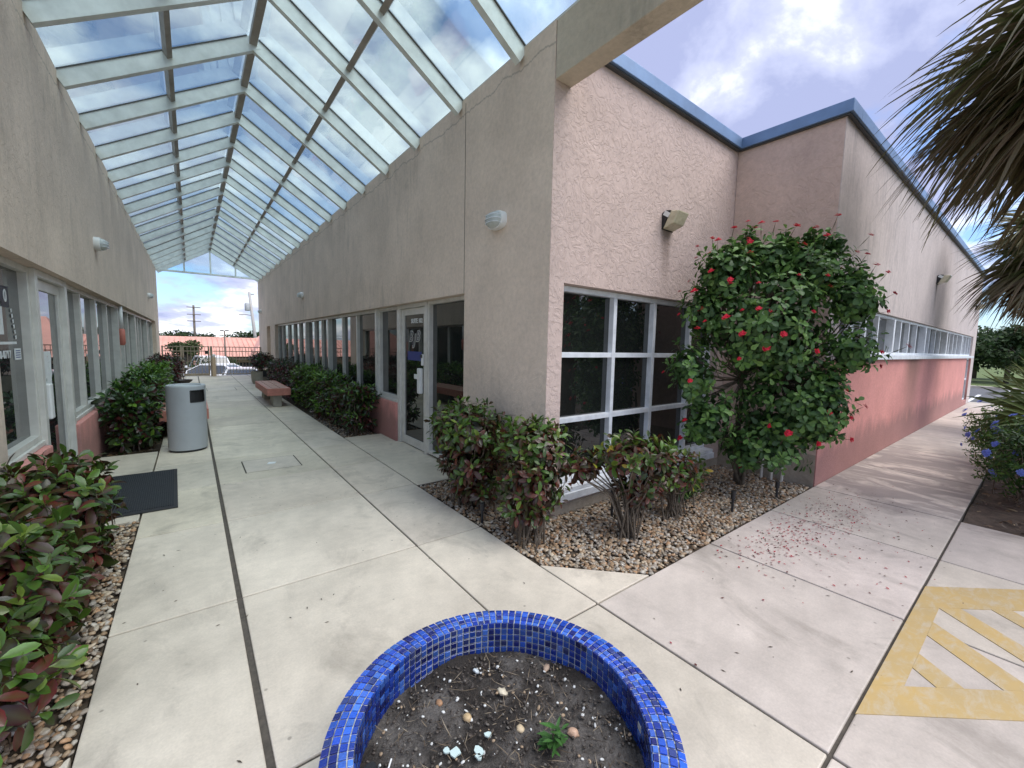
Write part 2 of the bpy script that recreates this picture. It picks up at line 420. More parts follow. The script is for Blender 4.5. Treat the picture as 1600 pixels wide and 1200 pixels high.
def ell_tips(c, r, n, zmin=-.6, shell=.35):
    d = unit(RNG.normal(0, 1, (n * 3, 3))); d = d[d[:, 2] > zmin][:n]
    q = (shell + (1 - shell) * RNG.random((len(d), 1))) ** .5
    return np.array(c) + d * q * np.array(r), d
def stems_mesh(base, tips, nst, r0=.009, spread=.07, k=5, lim=None):
    mb = MB(); base = np.array(base)
    idx = RNG.permutation(len(tips))[:nst]
    for i in idx:
        t = tips[i]; a = RNG.normal(0, spread, 2); b = base + [a[0], a[1], -.03]
        if lim: b[0] = min(max(b[0], lim[0]), lim[1])
        if lim: t = np.array((min(t[0], lim[1] + .12), t[1], t[2]))
        m = b * .5 + t * .5 + [(b[0] - t[0]) * .18, (b[1] - t[1]) * .18, .05]
        m2 = b * .2 + t * .8 + RNG.normal(0, .015, 3)
        mb.tube([b, m, m2, t], [r0, r0 * .8, r0 * .6, r0 * .4], k, False)
    return mb
def shrub(name, label, cat, base, blobs, L=.10, W=.045, per=13, young=G_YOUNG, old=R_OLD, nst=26, group=None, mat='croton',
          red=0.0, T=T_OVATE, depth=.16, elev=(60, -25), spread=.07, curl=.3, up=.7, vein=None, r0=.009, lim=None):
    th = thing(name, label, cat, (base[0], base[1], 0), group)
    tips = []; axes = []; rd = []
    for c, r, n, rr in blobs:
        t, d = ell_tips(c, r, n); tips.append(t); axes.append(d + [0, 0, up]); rd.append(np.full(len(t), rr + red))
    tips = np.concatenate(tips); axes = np.concatenate(axes); rd = np.concatenate(rd)
    V, F, C = rosettes(tips, axes, per, L, W, young, old, depth, T, elev, redness=rd, curl=curl, vein=vein)
    link('foliage', npmesh('foliage', V, F, C), M[mat], th)
    stems_mesh((base[0], base[1], 0), tips, nst, r0, spread, lim=lim).build('stems', M['bark'], th, True)
    return th

# ------------------------------------------------------------------ setting
def gz(x, y):
    if y <= 21.9: return -.14
    if y <= 36: return -1.37
    if y <= 42: return -1.37 - (y - 36) * .163
    return -2.35
xs = [-600, -200, -80, -40, -20, -10, -5, 0, 5, 10, 20, 30, 40, 60, 120, 300, 600]
ys = [-600, -200, -80, -40, -20, -10, 0, 10, 21.9, 22.0, 26, 30, 34, 36, 38, 42, 60, 100, 200, 400, 900]
g = MB(); nx = len(xs)
g.v = [(x, y, gz(x, y)) for y in ys for x in xs]
for j in range(len(ys) - 1):
    for i in range(nx - 1): g.face([j * nx + i, j * nx + i + 1, (j + 1) * nx + i + 1, (j + 1) * nx + i])
tag(g.build('ground', M['grass']), kind='structure')
pk = MB()
for a, b in ((22.05, 26), (26, 30), (30, 34), (34, 36)):
    pk.quad((-40, a, gz(0, a) + .02), (40, a, gz(0, a) + .02), (40, b, gz(0, b) + .02), (-40, b, gz(0, b) + .02))
tag(pk.build('parking_lot', M['asphalt']), kind='structure')
pr = MB(); pr.quad((20.62, -40, -.06), (30.6, -40, -.06), (30.6, 21.8, -.06), (20.62, 21.8, -.06))
tag(pr.build('parking_road', M['asphalt']), kind='structure')
ln = MB()
for y in (-6.4, -3.7, -1.0, 1.62, 4.4, 7.1): ln.box(20.7, 25.6, y, y + .1, -.06, -.054)
for y in (-4, 1.0, 6): ln.box(27.2, 30.2, y, y + .1, -.06, -.054)
tag(ln.build('parking_lines', M['white']), kind='structure')
kb = MB(); kb.box(30.6, 30.78, -40, 21.8, -.14, .06)
tag(kb.build('road_kerb', M['concrete'], bev=.02), kind='structure')

# concrete slabs with open joints
GAP = .014
slab = MB(); slab_r = MB(); slab.col = slab_r.col = (1, 1, 1)
def rect(mb, x0, x1, y0, y1):
    k = random.uniform(.90, 1.05); mb.col = (k, k * random.uniform(.985, 1.01), k * random.uniform(.96, 1.01))
    mb.box(x0 + GAP / 2, x1 - GAP / 2, y0 + GAP / 2, y1 - GAP / 2, -.11, 0)
yj = [2.857, 4.19, 5.32, 6.44, 7.65, 8.9, 10.1, 11.3, 12.5, 13.7, 14.9, 16.1, 17.3, 18.5, 19.7, 20.9, 21.75]
for i in range(len(yj) - 1):
    rect(slab, -.41, .164, yj[i], yj[i + 1]); rect(slab, .178, 1.317, yj[i], yj[i + 1]); rect(slab, 1.317, 1.905, yj[i], yj[i + 1])
for x0, x1 in ((-.41, .164), (.178, 1.317)): rect(slab, x0, x1, 1.555, 2.857)
slab.prism([(1.32, 1.56), (1.892, 1.56), (1.892, 2.104), (1.9, 2.852), (1.32, 2.852)], -.11, 0)
slab.prism([(1.902, 1.56), (2.434, 1.56), (1.902, 2.092)], -.11, 0)
slab.prism([(-.415, 1.56), (-.415, 2.092), (-.947, 1.56)], -.11, 0)
rect(slab, 1.905, 2.60, 4.135, 6.90)      # paving in front of the right door
rect(slab, 1.905, 2.60, 17.75, 21.75)
rect(slab, -1.13, -.41, 4.62, 7.36)       # paving in front of the left door
rect(slab, -1.13, -.41, 19.6, 21.75)
xj = [-9, -6.3, -4, -2.4, -.41, .17, 1.317, 1.895]
for a, b in zip(xj[:-1], xj[1:]): rect(slab, a, b, .39, 1.555)
xr = [1.895, 3.246, 4.438, 5.637, 7.4, 9.2, 11.0, 12.8, 14.6, 16.4, 18.2, 20.0, 20.6]
for a, b in zip(xr[:-1], xr[1:]): rect(slab_r, a, b, .39, 1.555)
for a, b in zip([-9, -4, -.41, 1.895, 3.246, 4.438], [-4, -.41, 1.895, 3.246, 4.438, 5.637]):
    rect(slab_r, a, b, -1.2, .39); rect(slab_r, a, b, -3.6, -1.2)
for mb, mt, nm in ((slab, 'concrete_l', 'walkway'), (slab_r, 'concrete_r', 'side_walkway')):
    tag(mb.build(nm, M[mt], bev=.006), kind='structure')
fl = MB(); fl.box(-9, 5.63, -3.59, 1.55, -.13, -.010); fl.box(5.63, 20.6, .395, 1.55, -.13, -.010); fl.box(-.40, 1.9, 1.55, 21.74, -.13, -.010)
fl.box(1.9, 2.6, 4.14, 6.89, -.13, -.010); fl.box(1.9, 2.6, 17.76, 21.74, -.13, -.010)
tag(fl.build('joint_filler', M['gap']), kind='structure')

# yellow hatched marking (clipped polygons)
d_ = Vector((.775, -.632)); e_ = Vector((.632, .775))
def clip(poly, n, c):
    out = []
    for i in range(len(poly)):
        a, b = poly[i], poly[(i + 1) % len(poly)]; fa = n.dot(a) - c; fb = n.dot(b) - c
        if fa <= 0: out.append(a)
        if (fa < 0) != (fb < 0): out.append(a + (b - a) * (fa / (fa - fb)))
    return out
def ts(t0, t1, s0, s1):
    inv = Matrix(((d_.x, d_.y), (e_.x, e_.y))).inverted()
    return [inv @ Vector(p) for p in ((t0, s0), (t1, s0), (t1, s1), (t0, s1))]
ym = MB()
def ypoly(p, ymax, ymin=-1.15):
    p = clip(p, Vector((0, 1)), ymax); p = clip(p, Vector((0, -1)), -ymin) if p else p
    if len(p) > 2: ym.prism([(q.x, q.y) for q in p], .0005, .0035)
TE = 4.6
ypoly(ts(-1, TE, 1.69, 1.852), .383); ypoly(ts(-1, TE, 2.482, 2.72), .383)
band = ts(-1, TE, 1.8525, 2.4815)
band = clip(band, Vector((0, 1)), .383); band = clip(band, Vector((0, -1)), -.288)
ym.prism([(q.x, q.y) for q in band], .0005, .0035)
for a, b in ((1.965, 2.09), (2.27, 2.415), (2.585, 2.715), (2.90, 3.02), (3.2, 3.33), (3.5, 3.63), (3.82, 3.95), (4.14, 4.27)):
    ypoly(ts(a, b, 1.8525, 2.4815), .2875)
tag(ym.build('yellow_marking', M['yellow']), kind='structure')

# planting bed soil
bd = MB()
bd.prism([(1.91, 2.10), (2.446, 1.562), (5.66, 1.562), (5.66, 2.70), (2.46, 2.70), (2.46, 4.13), (1.91, 4.13)], -.2, -.035)
bd.box(1.91, 2.5, 6.905, 17.74, -.2, -.03)
bd.prism([(-.415, 2.10), (-.415, 4.615), (-1.0, 4.615), (-1.0, 2.70), (-4, 2.70), (-4, 1.562), (-.953, 1.562)], -.2, -.035)
bd.box(-1.0, -.415, 7.365, 19.59, -.2, -.03)
tag(bd.build('planting_bed', M['soil_bed']), kind='structure')
mu = MB(); nx_, ny_ = 60, 24
for j in range(ny_ + 1):
    for i in range(nx_ + 1):
        x = 5.645 + 14.9 * i / nx_; y = .385 - 3.9 * j / ny_
        mu.v.append((x, y, -.05 + .035 * math.sin(x * 5.1 + y * 3) * math.sin(y * 6.3 + x) + random.uniform(-.012, .012)))
for j in range(ny_):
    for i in range(nx_): a = j * (nx_ + 1) + i; mu.face([a, a + nx_ + 1, a + nx_ + 2, a + 1])
tag(mu.build('mulch_bed', M['mulch'], smooth=True), kind='structure')

# pebbles: one uncountable mass per bed
def ico():
    t = (1 + 5 ** .5) / 2
    v = unit(np.array([(-1, t, 0), (1, t, 0), (-1, -t, 0), (1, -t, 0), (0, -1, t), (0, 1, t), (0, -1, -t), (0, 1, -t), (t, 0, -1), (t, 0, 1), (-t, 0, -1), (-t, 0, 1)], float))
    f = [(0, 11, 5), (0, 5, 1), (0, 1, 7), (0, 7, 10), (0, 10, 11), (1, 5, 9), (5, 11, 4), (11, 10, 2), (10, 7, 6), (7, 1, 8), (3, 9, 4), (3, 4, 2), (3, 2, 6), (3, 6, 8), (3, 8, 9), (4, 9, 5), (2, 4, 11), (6, 2, 10), (8, 6, 7), (9, 8, 1)]
    v = list(map(tuple, v)); cache = {}; g2 = []
    def mid(a, b):
        k = (min(a, b), max(a, b))
        if k not in cache: m = unit(np.array(v[a]) + np.array(v[b])); v.append(tuple(m)); cache[k] = len(v) - 1
        return cache[k]
    for a, b, c in f:
        ab, bc, ca = mid(a, b), mid(b, c), mid(c, a); g2 += [(a, ab, ca), (b, bc, ab), (c, ca, bc), (ab, bc, ca)]
    return np.array(v), np.array(g2)
ICO = ico()
PEB = np.array([(.42, .30, .19), (.52, .42, .30), (.33, .22, .13), (.48, .41, .32), (.24, .16, .10), (.45, .27, .15), (.50, .45, .38), (.30, .25, .20), (.36, .30, .24)])
def rocks(P, size, cols, flat=.62):
    n = len(P); v, f = ICO
    s = size[:, None] * np.c_[RNG.uniform(.8, 1.35, n), RNG.uniform(.7, 1.1, n), RNG.uniform(flat - .15, flat + .15, n)]
    a = RNG.random(n) * 6.283; ca, sa = np.cos(a), np.sin(a)
    W = v[None] * s[:, None] * (1 + .10 * RNG.normal(0, 1, (n, len(v), 1)))
    x = W[..., 0] * ca[:, None] - W[..., 1] * sa[:, None]; y = W[..., 0] * sa[:, None] + W[..., 1] * ca[:, None]
    tl = RNG.normal(0, .3, (n, 1)); z = W[..., 2] + x * tl
    V = np.stack([x, y, z], -1) + P[:, None]
    F = (f[None] + (np.arange(n) * len(v))[:, None, None]).reshape(-1, 3)
    return V.reshape(-1, 3), F, np.repeat(cols[:, None], len(v), 1).reshape(-1, 3)
def inpoly(P, poly):
    r = np.zeros(len(P), bool); k = len(poly)
    for i in range(k):
        (x1, y1), (x2, y2) = poly[i], poly[(i + 1) % k]
        c = ((y1 > P[:, 1]) != (y2 > P[:, 1])) & (P[:, 0] < (x2 - x1) * (P[:, 1] - y1) / (y2 - y1 + 1e-12) + x1); r ^= c
    return r
def pebbles(name, poly, dens, label_, smin=.008, smax=.018, z=-.03, dark=1.0):
    poly = np.array(poly); lo, hi = poly.min(0), poly.max(0)
    n = int(dens * (hi - lo).prod()); P = lo + RNG.random((n, 2)) * (hi - lo); P = P[inpoly(P, poly)]
    n = len(P); s = RNG.uniform(smin, smax, n); zz = z + s * .35 + RNG.random(n) * .014
    c = PEB[RNG.integers(0, len(PEB), n)] * RNG.uniform(.55, 1.15, (n, 1)) * dark
    V, F, C = rocks(np.c_[P, zz], s, c)
    tag(link(name, npmesh(name, V, F, C), M['pebble']), label_, 'gravel', kind='stuff')
pebbles('bed_pebbles', [(1.93, 2.11), (2.455, 1.58), (5.63, 1.58), (5.64, 2.67), (2.45, 2.67), (2.45, 4.12), (1.93, 4.12)], 2300, 'tan and brown river pebbles covering the bed at the building corner')
pebbles('left_bed_pebbles', [(-.416, 2.09), (-.416, 4.61), (-.94, 4.6), (-.94, 2.67), (-1.6, 2.67), (-1.6, 1.58), (-.96, 1.58)], 2100, 'tan river pebbles under the red croton hedge at lower left', z=-.02)
pebbles('hedge_pebbles', [(1.93, 6.93), (2.45, 6.93), (2.45, 9.5), (1.93, 9.5)], 700, 'sparse pale pebbles at the near end of the right hedge', dark=.9)
def litter(name, n, box, cols, label, L=(.03, .09), z=-.01):
    P = np.c_[RNG.uniform(box[0], box[1], n), RNG.uniform(box[2], box[3], n), np.full(n, z) + RNG.random(n) * .015]
    a = RNG.random(n) * 6.28; D = np.c_[np.cos(a), np.sin(a), RNG.normal(0, .12, n)]
    N = np.tile([0, 0, 1.], (n, 1)) + RNG.normal(0, .35, (n, 3)); LL = RNG.uniform(*L, n)
    C = np.array(cols)[RNG.integers(0, len(cols), n)] * RNG.uniform(.6, 1.2, (n, 1))
    V, F, CC = leaves(P, D, N, LL, LL * .35, C, T_LONG, .15)
    tag(link(name, npmesh(name, V, F, CC), M['leaf']), label, 'leaf litter', kind='stuff')
BROWN = [(.22, .14, .07), (.15, .10, .06), (.28, .20, .11), (.10, .07, .05)]
litter('leaf_litter', 520, (-.95, -.43, 7.4, 10.5), BROWN, 'dry brown leaves on the soil under the left hedge')
litter('mulch_litter', 900, (5.66, 11, -1.6, .38), BROWN, 'dry leaves and bark scattered on the dark mulch by the side walkway', z=-.03)
litter('bed_litter', 120, (3.2, 5.6, 1.6, 2.6), BROWN, 'fallen brown leaves lying on the pebbles under the flowering shrub', L=(.02, .06), z=.0)
# fallen red petals and specks on the side walkway
def petals():
    P = []
    for c, s, n in (((4.0, 1.2), (.35, .14), 260), ((4.75, 1.15), (.4, .15), 200), ((4.3, .9), (.7, .25), 120), ((3.5, 1.25), (.25, .12), 90), ((5.2, 1.2), (.4, .2), 60), ((3.0, .8), (1.2, .4), 16)):
        P.append(np.array(c) + RNG.normal(0, 1, (n, 2)) * s)
    P = np.concatenate(P); P = P[(P[:, 1] < 1.5) & (P[:, 1] > .1) & (P[:, 0] > 1.9)]; n = len(P)
    a = RNG.random(n) * 6.28
    C = np.array([(.45, .015, .04), (.32, .02, .05), (.14, .04, .04), (.10, .06, .045)])[RNG.choice(4, n, p=[.35, .2, .25, .2])]
    L = RNG.uniform(.010, .024, n)
    V, F, CC = leaves(np.c_[P, np.full(n, .004)], np.c_[np.cos(a), np.sin(a), np.zeros(n)], np.tile([0, 0, 1.], (n, 1)), L, L * .6, C, T_CARD, -.2)
    tag(link('fallen_petals', npmesh('fallen_petals', V, F, CC), M['petal']), 'red petals scattered on the pale side walkway', 'petals', kind='stuff')
    n = 260; P = np.c_[RNG.uniform(-.4, 5.5, n), RNG.uniform(.2, 6, n)]; P = P[((P[:, 0] < 1.85) & (P[:, 1] > .5)) | ((P[:, 1] < 1.5) & (P[:, 0] > 1.5))]
    P = P[np.hypot(P[:, 0] - .737, P[:, 1] - .947) > .6]; n = len(P)
    a = RNG.random(n) * 6.28; L = RNG.uniform(.006, .03, n)
    C = np.tile([.07, .055, .04], (n, 1)) * RNG.uniform(.6, 1.6, (n, 1))
    V, F, CC = leaves(np.c_[P, np.full(n, .003)], np.c_[np.cos(a), np.sin(a), np.zeros(n)], np.tile([0, 0, 1.], (n, 1)), L, np.minimum(L * .5, .007), C, T_CARD, 0)
    tag(link('ground_debris', npmesh('ground_debris', V, F, CC), M['leaf']), 'small twigs and bits of leaf lying on the concrete', 'debris', kind='stuff')
petals()

# ------------------------------------------------------------------ buildings
def wall_grid(mb, axis, p0, p1, u0, u1, z0, z1, holes):
    """wall slab between planes p0 (outer) and p1 along u, with rectangular holes (u0,u1,z0,z1)"""
    us = sorted({u0, u1, *[h[0] for h in holes], *[h[1] for h in holes]}); zs = sorted({z0, z1, *[h[2] for h in holes], *[h[3] for h in holes]})
    us = [u for u in us if u0 <= u <= u1]; zs = [z for z in zs if z0 <= z <= z1]
    def solid(i, j):
        if not (0 <= i < len(us) - 1 and 0 <= j < len(zs) - 1): return False
        uc = (us[i] + us[i + 1]) / 2; zc = (zs[j] + zs[j + 1]) / 2
        return not any(h[0] < uc < h[1] and h[2] < zc < h[3] for h in holes)
    P = (lambda p, u, z: (p, u, z)) if axis == 'x' else (lambda p, u, z: (u, p, z))
    for i in range(len(us) - 1):
        for j in range(len(zs) - 1):
            if not solid(i, j): continue
            a, b, c, d = us[i], us[i + 1], zs[j], zs[j + 1]
            for p in (p0, p1): mb.quad(P(p, a, c), P(p, b, c), P(p, b, d), P(p, a, d))
            if not solid(i - 1, j): mb.quad(P(p0, a, c), P(p1, a, c), P(p1, a, d), P(p0, a, d))
            if not solid(i + 1, j): mb.quad(P(p0, b, c), P(p1, b, c), P(p1, b, d), P(p0, b, d))
            if not solid(i, j - 1): mb.quad(P(p0, a, c), P(p1, a, c), P(p1, b, c), P(p0, b, c))
            if not solid(i, j + 1): mb.quad(P(p0, a, d), P(p1, a, d), P(p1, b, d), P(p0, b, d))
def window(parent, axis, face, glass, u0, u1, z0, z1, us, zs, fmat, pmat, mw=.055, major=(), sill=None, fw=.05, name='window'):
    """frame with mullions at us, transoms at zs; panes are sub-parts"""
    sg = 1 if glass > face else -1
    bx = (lambda mb, p0, p1, a, b, c, d: mb.box(min(p0, p1), max(p0, p1), a, b, c, d)) if axis == 'x' else (lambda mb, p0, p1, a, b, c, d: mb.box(a, b, min(p0, p1), max(p0, p1), c, d))
    mb = MB(); back = glass + sg * .03
    bx(mb, face, back, u0, u1, z1 - fw, z1); bx(mb, face, back, u0, u1, z0, z0 + fw)
    bx(mb, face, back, u0, u0 + fw, z0 + fw, z1 - fw); bx(mb, face, back, u1 - fw, u1, z0 + fw, z1 - fw)
    cuts = [u0 + fw]; cols = []
    for u in us:
        w = mw * (1.9 if u in major else 1.0)
        bx(mb, face - sg * (.035 if u in major else 0), back - sg * .002, u - w / 2, u + w / 2, z0 + fw, z1 - fw - .001); cols.append((cuts[-1], u - w / 2)); cuts.append(u + w / 2)
    cols.append((cuts[-1], u1 - fw))
    rows = []; c = z0 + fw
    for z in zs:
        for a, b in cols: bx(mb, face + sg * .006, back - sg * .004, a, b, z - mw / 2, z + mw / 2)
        rows.append((c, z - mw / 2)); c = z + mw / 2
    rows.append((c, z1 - fw))
    f = mb.build(name, fmat, parent, bev=.003)
    for a, b in cols:
        for c, d in rows:
            g = MB(); bx(g, glass, glass + sg * .008, a - .004, b + .004, c - .004, d + .004); g.build('pane', pmat, f)
    if sill:
        s = MB(); p, h = sill; bx(s, face - sg * p, back, u0 - .01, u1 + .01, z0 - h, z0 - .003); s.build('sill', fmat, f, bev=.006)
    return f
def text_mesh(txt, size, extr=.002, shear=0.0, bold=0.0):
    cu = bpy.data.curves.new('t', 'FONT'); cu.body = txt; cu.size = size; cu.extrude = extr; cu.align_x = 'CENTER'; cu.align_y = 'CENTER'
    cu.shear = shear; cu.offset = bold; cu.resolution_u = 3
    o = bpy.data.objects.new('t', cu); me = bpy.data.meshes.new_from_object(o); bpy.data.objects.remove(o); bpy.data.curves.remove(cu); return me
def decal_text(name, txt, size, p, facing, mat, parent, **kw):
    me = text_mesh(txt, size, **kw)
    # facing '-x': read from the walkway when looking towards +x ; '+x': looking towards -x
    if facing == '-x': mtx = Matrix(((0, 0, -1, p[0]), (-1, 0, 0, p[1]), (0, 1, 0, p[2]), (0, 0, 0, 1)))
    else: mtx = Matrix(((0, 0, 1, p[0]), (1, 0, 0, p[1]), (0, 1, 0, p[2]), (0, 0, 0, 1)))
    me.transform(mtx); return link(name, me, mat, parent)

WH = 4.19
RB = thing('office_building', 'single storey stucco office on the right with rose walls, blue roof edge and salmon base', 'building', (2.45, 2.68, 0))
w = MB(); wall_grid(w, 'x', 2.45, 2.625, 2.684, 21.9, -.12, WH, [(4.08, 17.5, -.2, 2.12), (18.6, 19.55, -.2, 2.1)])
w.build('wall', M['beige'], RB)
bm = MB(); bm.box(2.452, 2.635, -2.8, 2.679, 3.73, WH - .003); bm.build('beam', M['beige_beam'], RB, bev=.008)
cl = MB(); cl.box(2.40, 2.69, -3.15, -2.805, -.1, WH); cl.build('column', M['beige_beam'], RB, bev=.01)
w = MB(); wall_grid(w, 'y', 2.68, 2.95, 2.452, 5.895, -.12, 4.08, [(2.627, 5.47, .135, 2.11)])
w.build('wall', M['rose'], RB)
w = MB(); w.box(5.66, 5.9, 1.565, 2.675, -.12, 4.08); w.build('wall', M['rose2'], RB)
w = MB(); wall_grid(w, 'y', 1.556, 1.80, 5.664, 20.37, 1.46, 4.08, [(6.05, 19.55, 1.4, 2.135)])
w.build('wall', M['lilac'], RB)
w = MB(); wall_grid(w, 'y', 1.551, 1.80, 5.664, 19.552, -.12, 1.456, [(18.45, 19.549, .14, 1.6)])
w.build('base_wall', M['pink'], RB)
w = MB(); w.box(19.555, 20.37, 1.556, 1.80, -.12, 1.4595); w.build('corner_pier', M['lilac'], RB)
w = MB(); w.box(5.655, 5.66, 1.563, 2.672, -.1, .36); w.build('footing', M['base_beige'], RB)
w = MB(); w.box(2.46, 5.65, 2.672, 2.679, -.12, .085); w.build('footing', M['base_beige'], RB)
w = MB(); w.box(20.1, 20.368, 1.81, 21.9, -.12, 4.08); w.box(2.76, 20.09, 21.6, 21.9, -.12, 4.08); w.build('wall', M['lilac'], RB)
w = MB(); w.box(2.76, 20.09, 2.96, 21.59, 3.85, 4.0); w.box(5.91, 20.09, 1.81, 2.955, 3.85, 4.0); w.build('roof', M['bench_leg'], RB)
cp = MB()
for b_ in ((2.64, 5.60, 2.61, 2.97), (5.60, 5.92, 1.49, 2.97), (5.92, 20.44, 1.49, 1.82), (20.08, 20.44, 1.82, 21.95)):
    cp.box(*b_, 4.085, 4.215)
cp.build('parapet_cap', M['cap'], RB, bev=.006)
dk = MB()
for b_ in ((2.66, 5.62, 2.635, 2.679), (5.625, 5.659, 1.52, 2.66), (5.66, 20.4, 1.515, 1.55)): dk.box(*b_, 4.07, 4.084)
dk.build('cap_drip_edge', M['gasket'], RB)
# walkway side glazing
rm = [8.28, 9.25, 10.3, 11.03, 11.77, 12.7, 13.7, 14.55, 15.5, 16.6]
window(RB, 'x', 2.555, 2.61, 7.10, 17.5, .66, 2.118, rm, [], M['alu_warm'], M['pane'], .055, (10.3, 12.7), (.03, .045))
window(RB, 'x', 2.555, 2.61, 6.235, 7.08, .66, 2.118, [], [], M['alu_warm'], M['pane'], .055, (), (.03, .045))
mj = MB(); mj.box(2.505, 2.64, 7.055, 7.125, .65, 2.115); mj.build('mullion', M['alu_warm'], RB, bev=.003)
pb = MB(); pb.box(2.51, 2.75, 6.225, 17.495, -.1, .612); pb.build('base_wall', M['pink'], RB, bev=.01)
window(RB, 'x', 2.55, 2.61, 4.085, 5.20, .03, 2.118, [], [], M['alu_warm'], M['pane'], .055, (), None, .045)
dr = MB()
dr.box(2.54, 2.64, 5.205, 5.275, 0, 2.118); dr.box(2.54, 2.64, 6.14, 6.225, 0, 2.118); dr.box(2.54, 2.64, 5.275, 6.14, 2.065, 2.118)
fr = dr.build('door_frame', M['alu_warm'], RB, bev=.003)
dl = MB(); X0, X1 = 2.575, 2.62
dl.box(X0, X1, 5.28, 5.375, .012, 2.06); dl.box(X0, X1, 6.045, 6.135, .012, 2.06); dl.box(X0, X1, 5.375, 6.045, 1.965, 2.06); dl.box(X0, X1, 5.375, 6.045, .012, .13)
DR = dl.build('door', M['alu_warm'], RB, bev=.003)
g = MB(); g.box(2.594, 2.602, 5.37, 6.05, .125, 1.97); g.build('pane', M['pane'], DR)
h = MB(); h.box(2.515, 2.574, 5.385, 5.47, .84, 1.20); h.box(2.53, 2.56, 5.47, 5.50, .87, 1.17); h.build('handle', M['white'], DR, bev=.012)
h = MB(); h.box(2.545, 2.574, 5.345, 5.40, 1.24, 1.40); h.build('lock', M['white'], DR, bev=.01)
h = MB(); h.box(2.535, 2.5445, 5.35, 5.41, 1.35, 1.395); h.build('lock_keypad', M['black'], DR, bev=.004)
decal_text('suite_word', 'SUITE', .088, (2.592, 5.715, 1.872), '-x', M['white'], DR, bold=.002)
decal_text('suite_number', '102', .088, (2.592, 5.51, 1.872), '-x', M['white'], DR, bold=.002)
for k, (ch, yy, zz_) in enumerate((('B', 5.84, 1.645), ('J', 5.72, 1.60), ('B', 5.60, 1.645))):
    dm = decal_text('monogram_letter', ch, .21, (2.592, yy, zz_), '-x', M['silver'], DR, shear=.3, bold=.011)
    decal_text('letter_fill', ch, .21, (2.590, yy, zz_), '-x', M['navy'], dm, shear=.3, bold=-.001)
bt = MB(); bt.box(2.591, 2.5935, 5.47, 5.95, 1.30, 1.43); bt.build('blue_decal', M['bluevinyl'], DR)
bt = MB(); bt.box(2.588, 2.5935, 5.58, 5.72, 1.03, 1.10); bt.build('notice_plate', M['paper'], DR)
# far recessed door
fd = MB(); fd.box(2.60, 2.65, 18.61, 19.54, 0, 2.09); fdo = fd.build('door', M['beige'], RB, bev=.004)
h = MB(); h.box(2.56, 2.60, 18.72, 18.80, .98, 1.10); h.build('handle', M['chrome'], fdo)
# rose facade window
window(RB, 'y', 2.775, 2.835, 2.63, 5.467, .235, 2.107, [3.47, 4.17, 4.95], [.845, 1.472], M['alu'], M['pane'], .05, (), None, .05)
s = MB(); s.box(2.62, 5.47, 2.655, 2.83, .19, .232); s.box(2.62, 5.47, 2.635, 2.68, .115, .188); s.box(2.63, 5.468, 2.68, 2.83, .14, .186); s.build('sill', M['alu'], RB, bev=.006)
# ribbon window of the side facade
fm = [6.7, 7.38, 8.06, 8.9, 9.57, 10.23, 10.9, 11.62, 12.3, 13.0, 13.68, 14.4, 15.08, 15.75, 16.43, 17.1, 17.75, 18.35, 18.95]
window(RB, 'y', 1.60, 1.665, 6.053, 19.545, 1.53, 2.131, fm, [], M['alu'], M['pane'], .05, (8.9, 11.62, 14.4, 17.1), None, .04)
s = MB(); s.box(5.98, 19.6, 1.50, 1.68, 1.458, 1.527); s.build('sill', M['alu'], RB, bev=.006)
window(RB, 'y', 1.60, 1.65, 18.46, 19.54, .15, 1.452, [], [.8], M['alu'], M['pane'], .05, (), None, .04)
jt = MB()   # control joint in the beige wall, seen as a thin line above the door jamb
jt.box(2.4475, 2.452, 4.085, 4.091, 2.125, WH - .05); jt.build('control_joint', M['gap'], RB)

LB = thing('stucco_building', 'beige stucco building on the left with a long row of grey framed windows', 'building', (-.96, 2.68, 0))
w = MB(); wall_grid(w, 'x', -.96, -1.26, 2.684, 21.0, -.12, WH, [(4.03, 19.2, -.2, 2.12)]); w.build('wall', M['beige'], LB)
w = MB(); w.box(-6, -.962, 2.68, 2.9, -.12, WH - .1); w.box(-6, -5.7, 2.9, 21, -.12, WH - .1); w.box(-5.7, -1.27, 20.7, 21, -.12, WH - .1); w.build('wall', M['rose'], LB)
w = MB(); w.box(-5.69, -1.27, 2.91, 20.69, 3.85, 4.0); w.build('roof', M['bench_leg'], LB)
bm = MB(); bm.box(-1.145, -.962, -2.8, 2.676, 3.73, WH - .003); bm.build('beam', M['beige_beam'], LB, bev=.008)
cl = MB(); cl.box(-1.2, -.91, -3.15, -2.805, -.1, WH); cl.build('column', M['beige_beam'], LB, bev=.01)
lm = [7.35, 8.4, 9.4, 10.4, 11.4, 12.25, 13.3, 14.3, 15.15, 16.6, 17.7]
window(LB, 'x', -1.065, -1.12, 6.475, 19.2, .64, 2.118, lm, [], M['alu_warm'], M['pane_left'], .06, (10.4, 13.3, 16.6), (.02, .045))
window(LB, 'x', -1.065, -1.12, 4.035, 5.315, .64, 2.118, [], [], M['alu_warm'], M['pane_left'], .06, (), (.02, .045))
for a, b in ((4.035, 5.30), (6.42, 19.19)):
    pb = MB(); pb.box(-1.25, -1.0, a, b, -.1, .592); pb.build('base_wall', M['pink'], LB, bev=.01)
dr = MB()
dr.box(-1.15, -1.03, 5.318, 5.40, 0, 2.118); dr.box(-1.15, -1.03, 6.39, 6.472, 0, 2.118); dr.box(-1.15, -1.03, 5.40, 6.39, 2.06, 2.118)
dr.build('door_frame', M['alu_warm'], LB, bev=.003)
dl = MB(); X0, X1 = -1.12, -1.075
dl.box(X0, X1, 5.405, 5.49, .012, 2.055); dl.box(X0, X1, 6.30, 6.385, .012, 2.055); dl.box(X0, X1, 5.49, 6.30, 1.96, 2.055); dl.box(X0, X1, 5.49, 6.30, .012, .13)
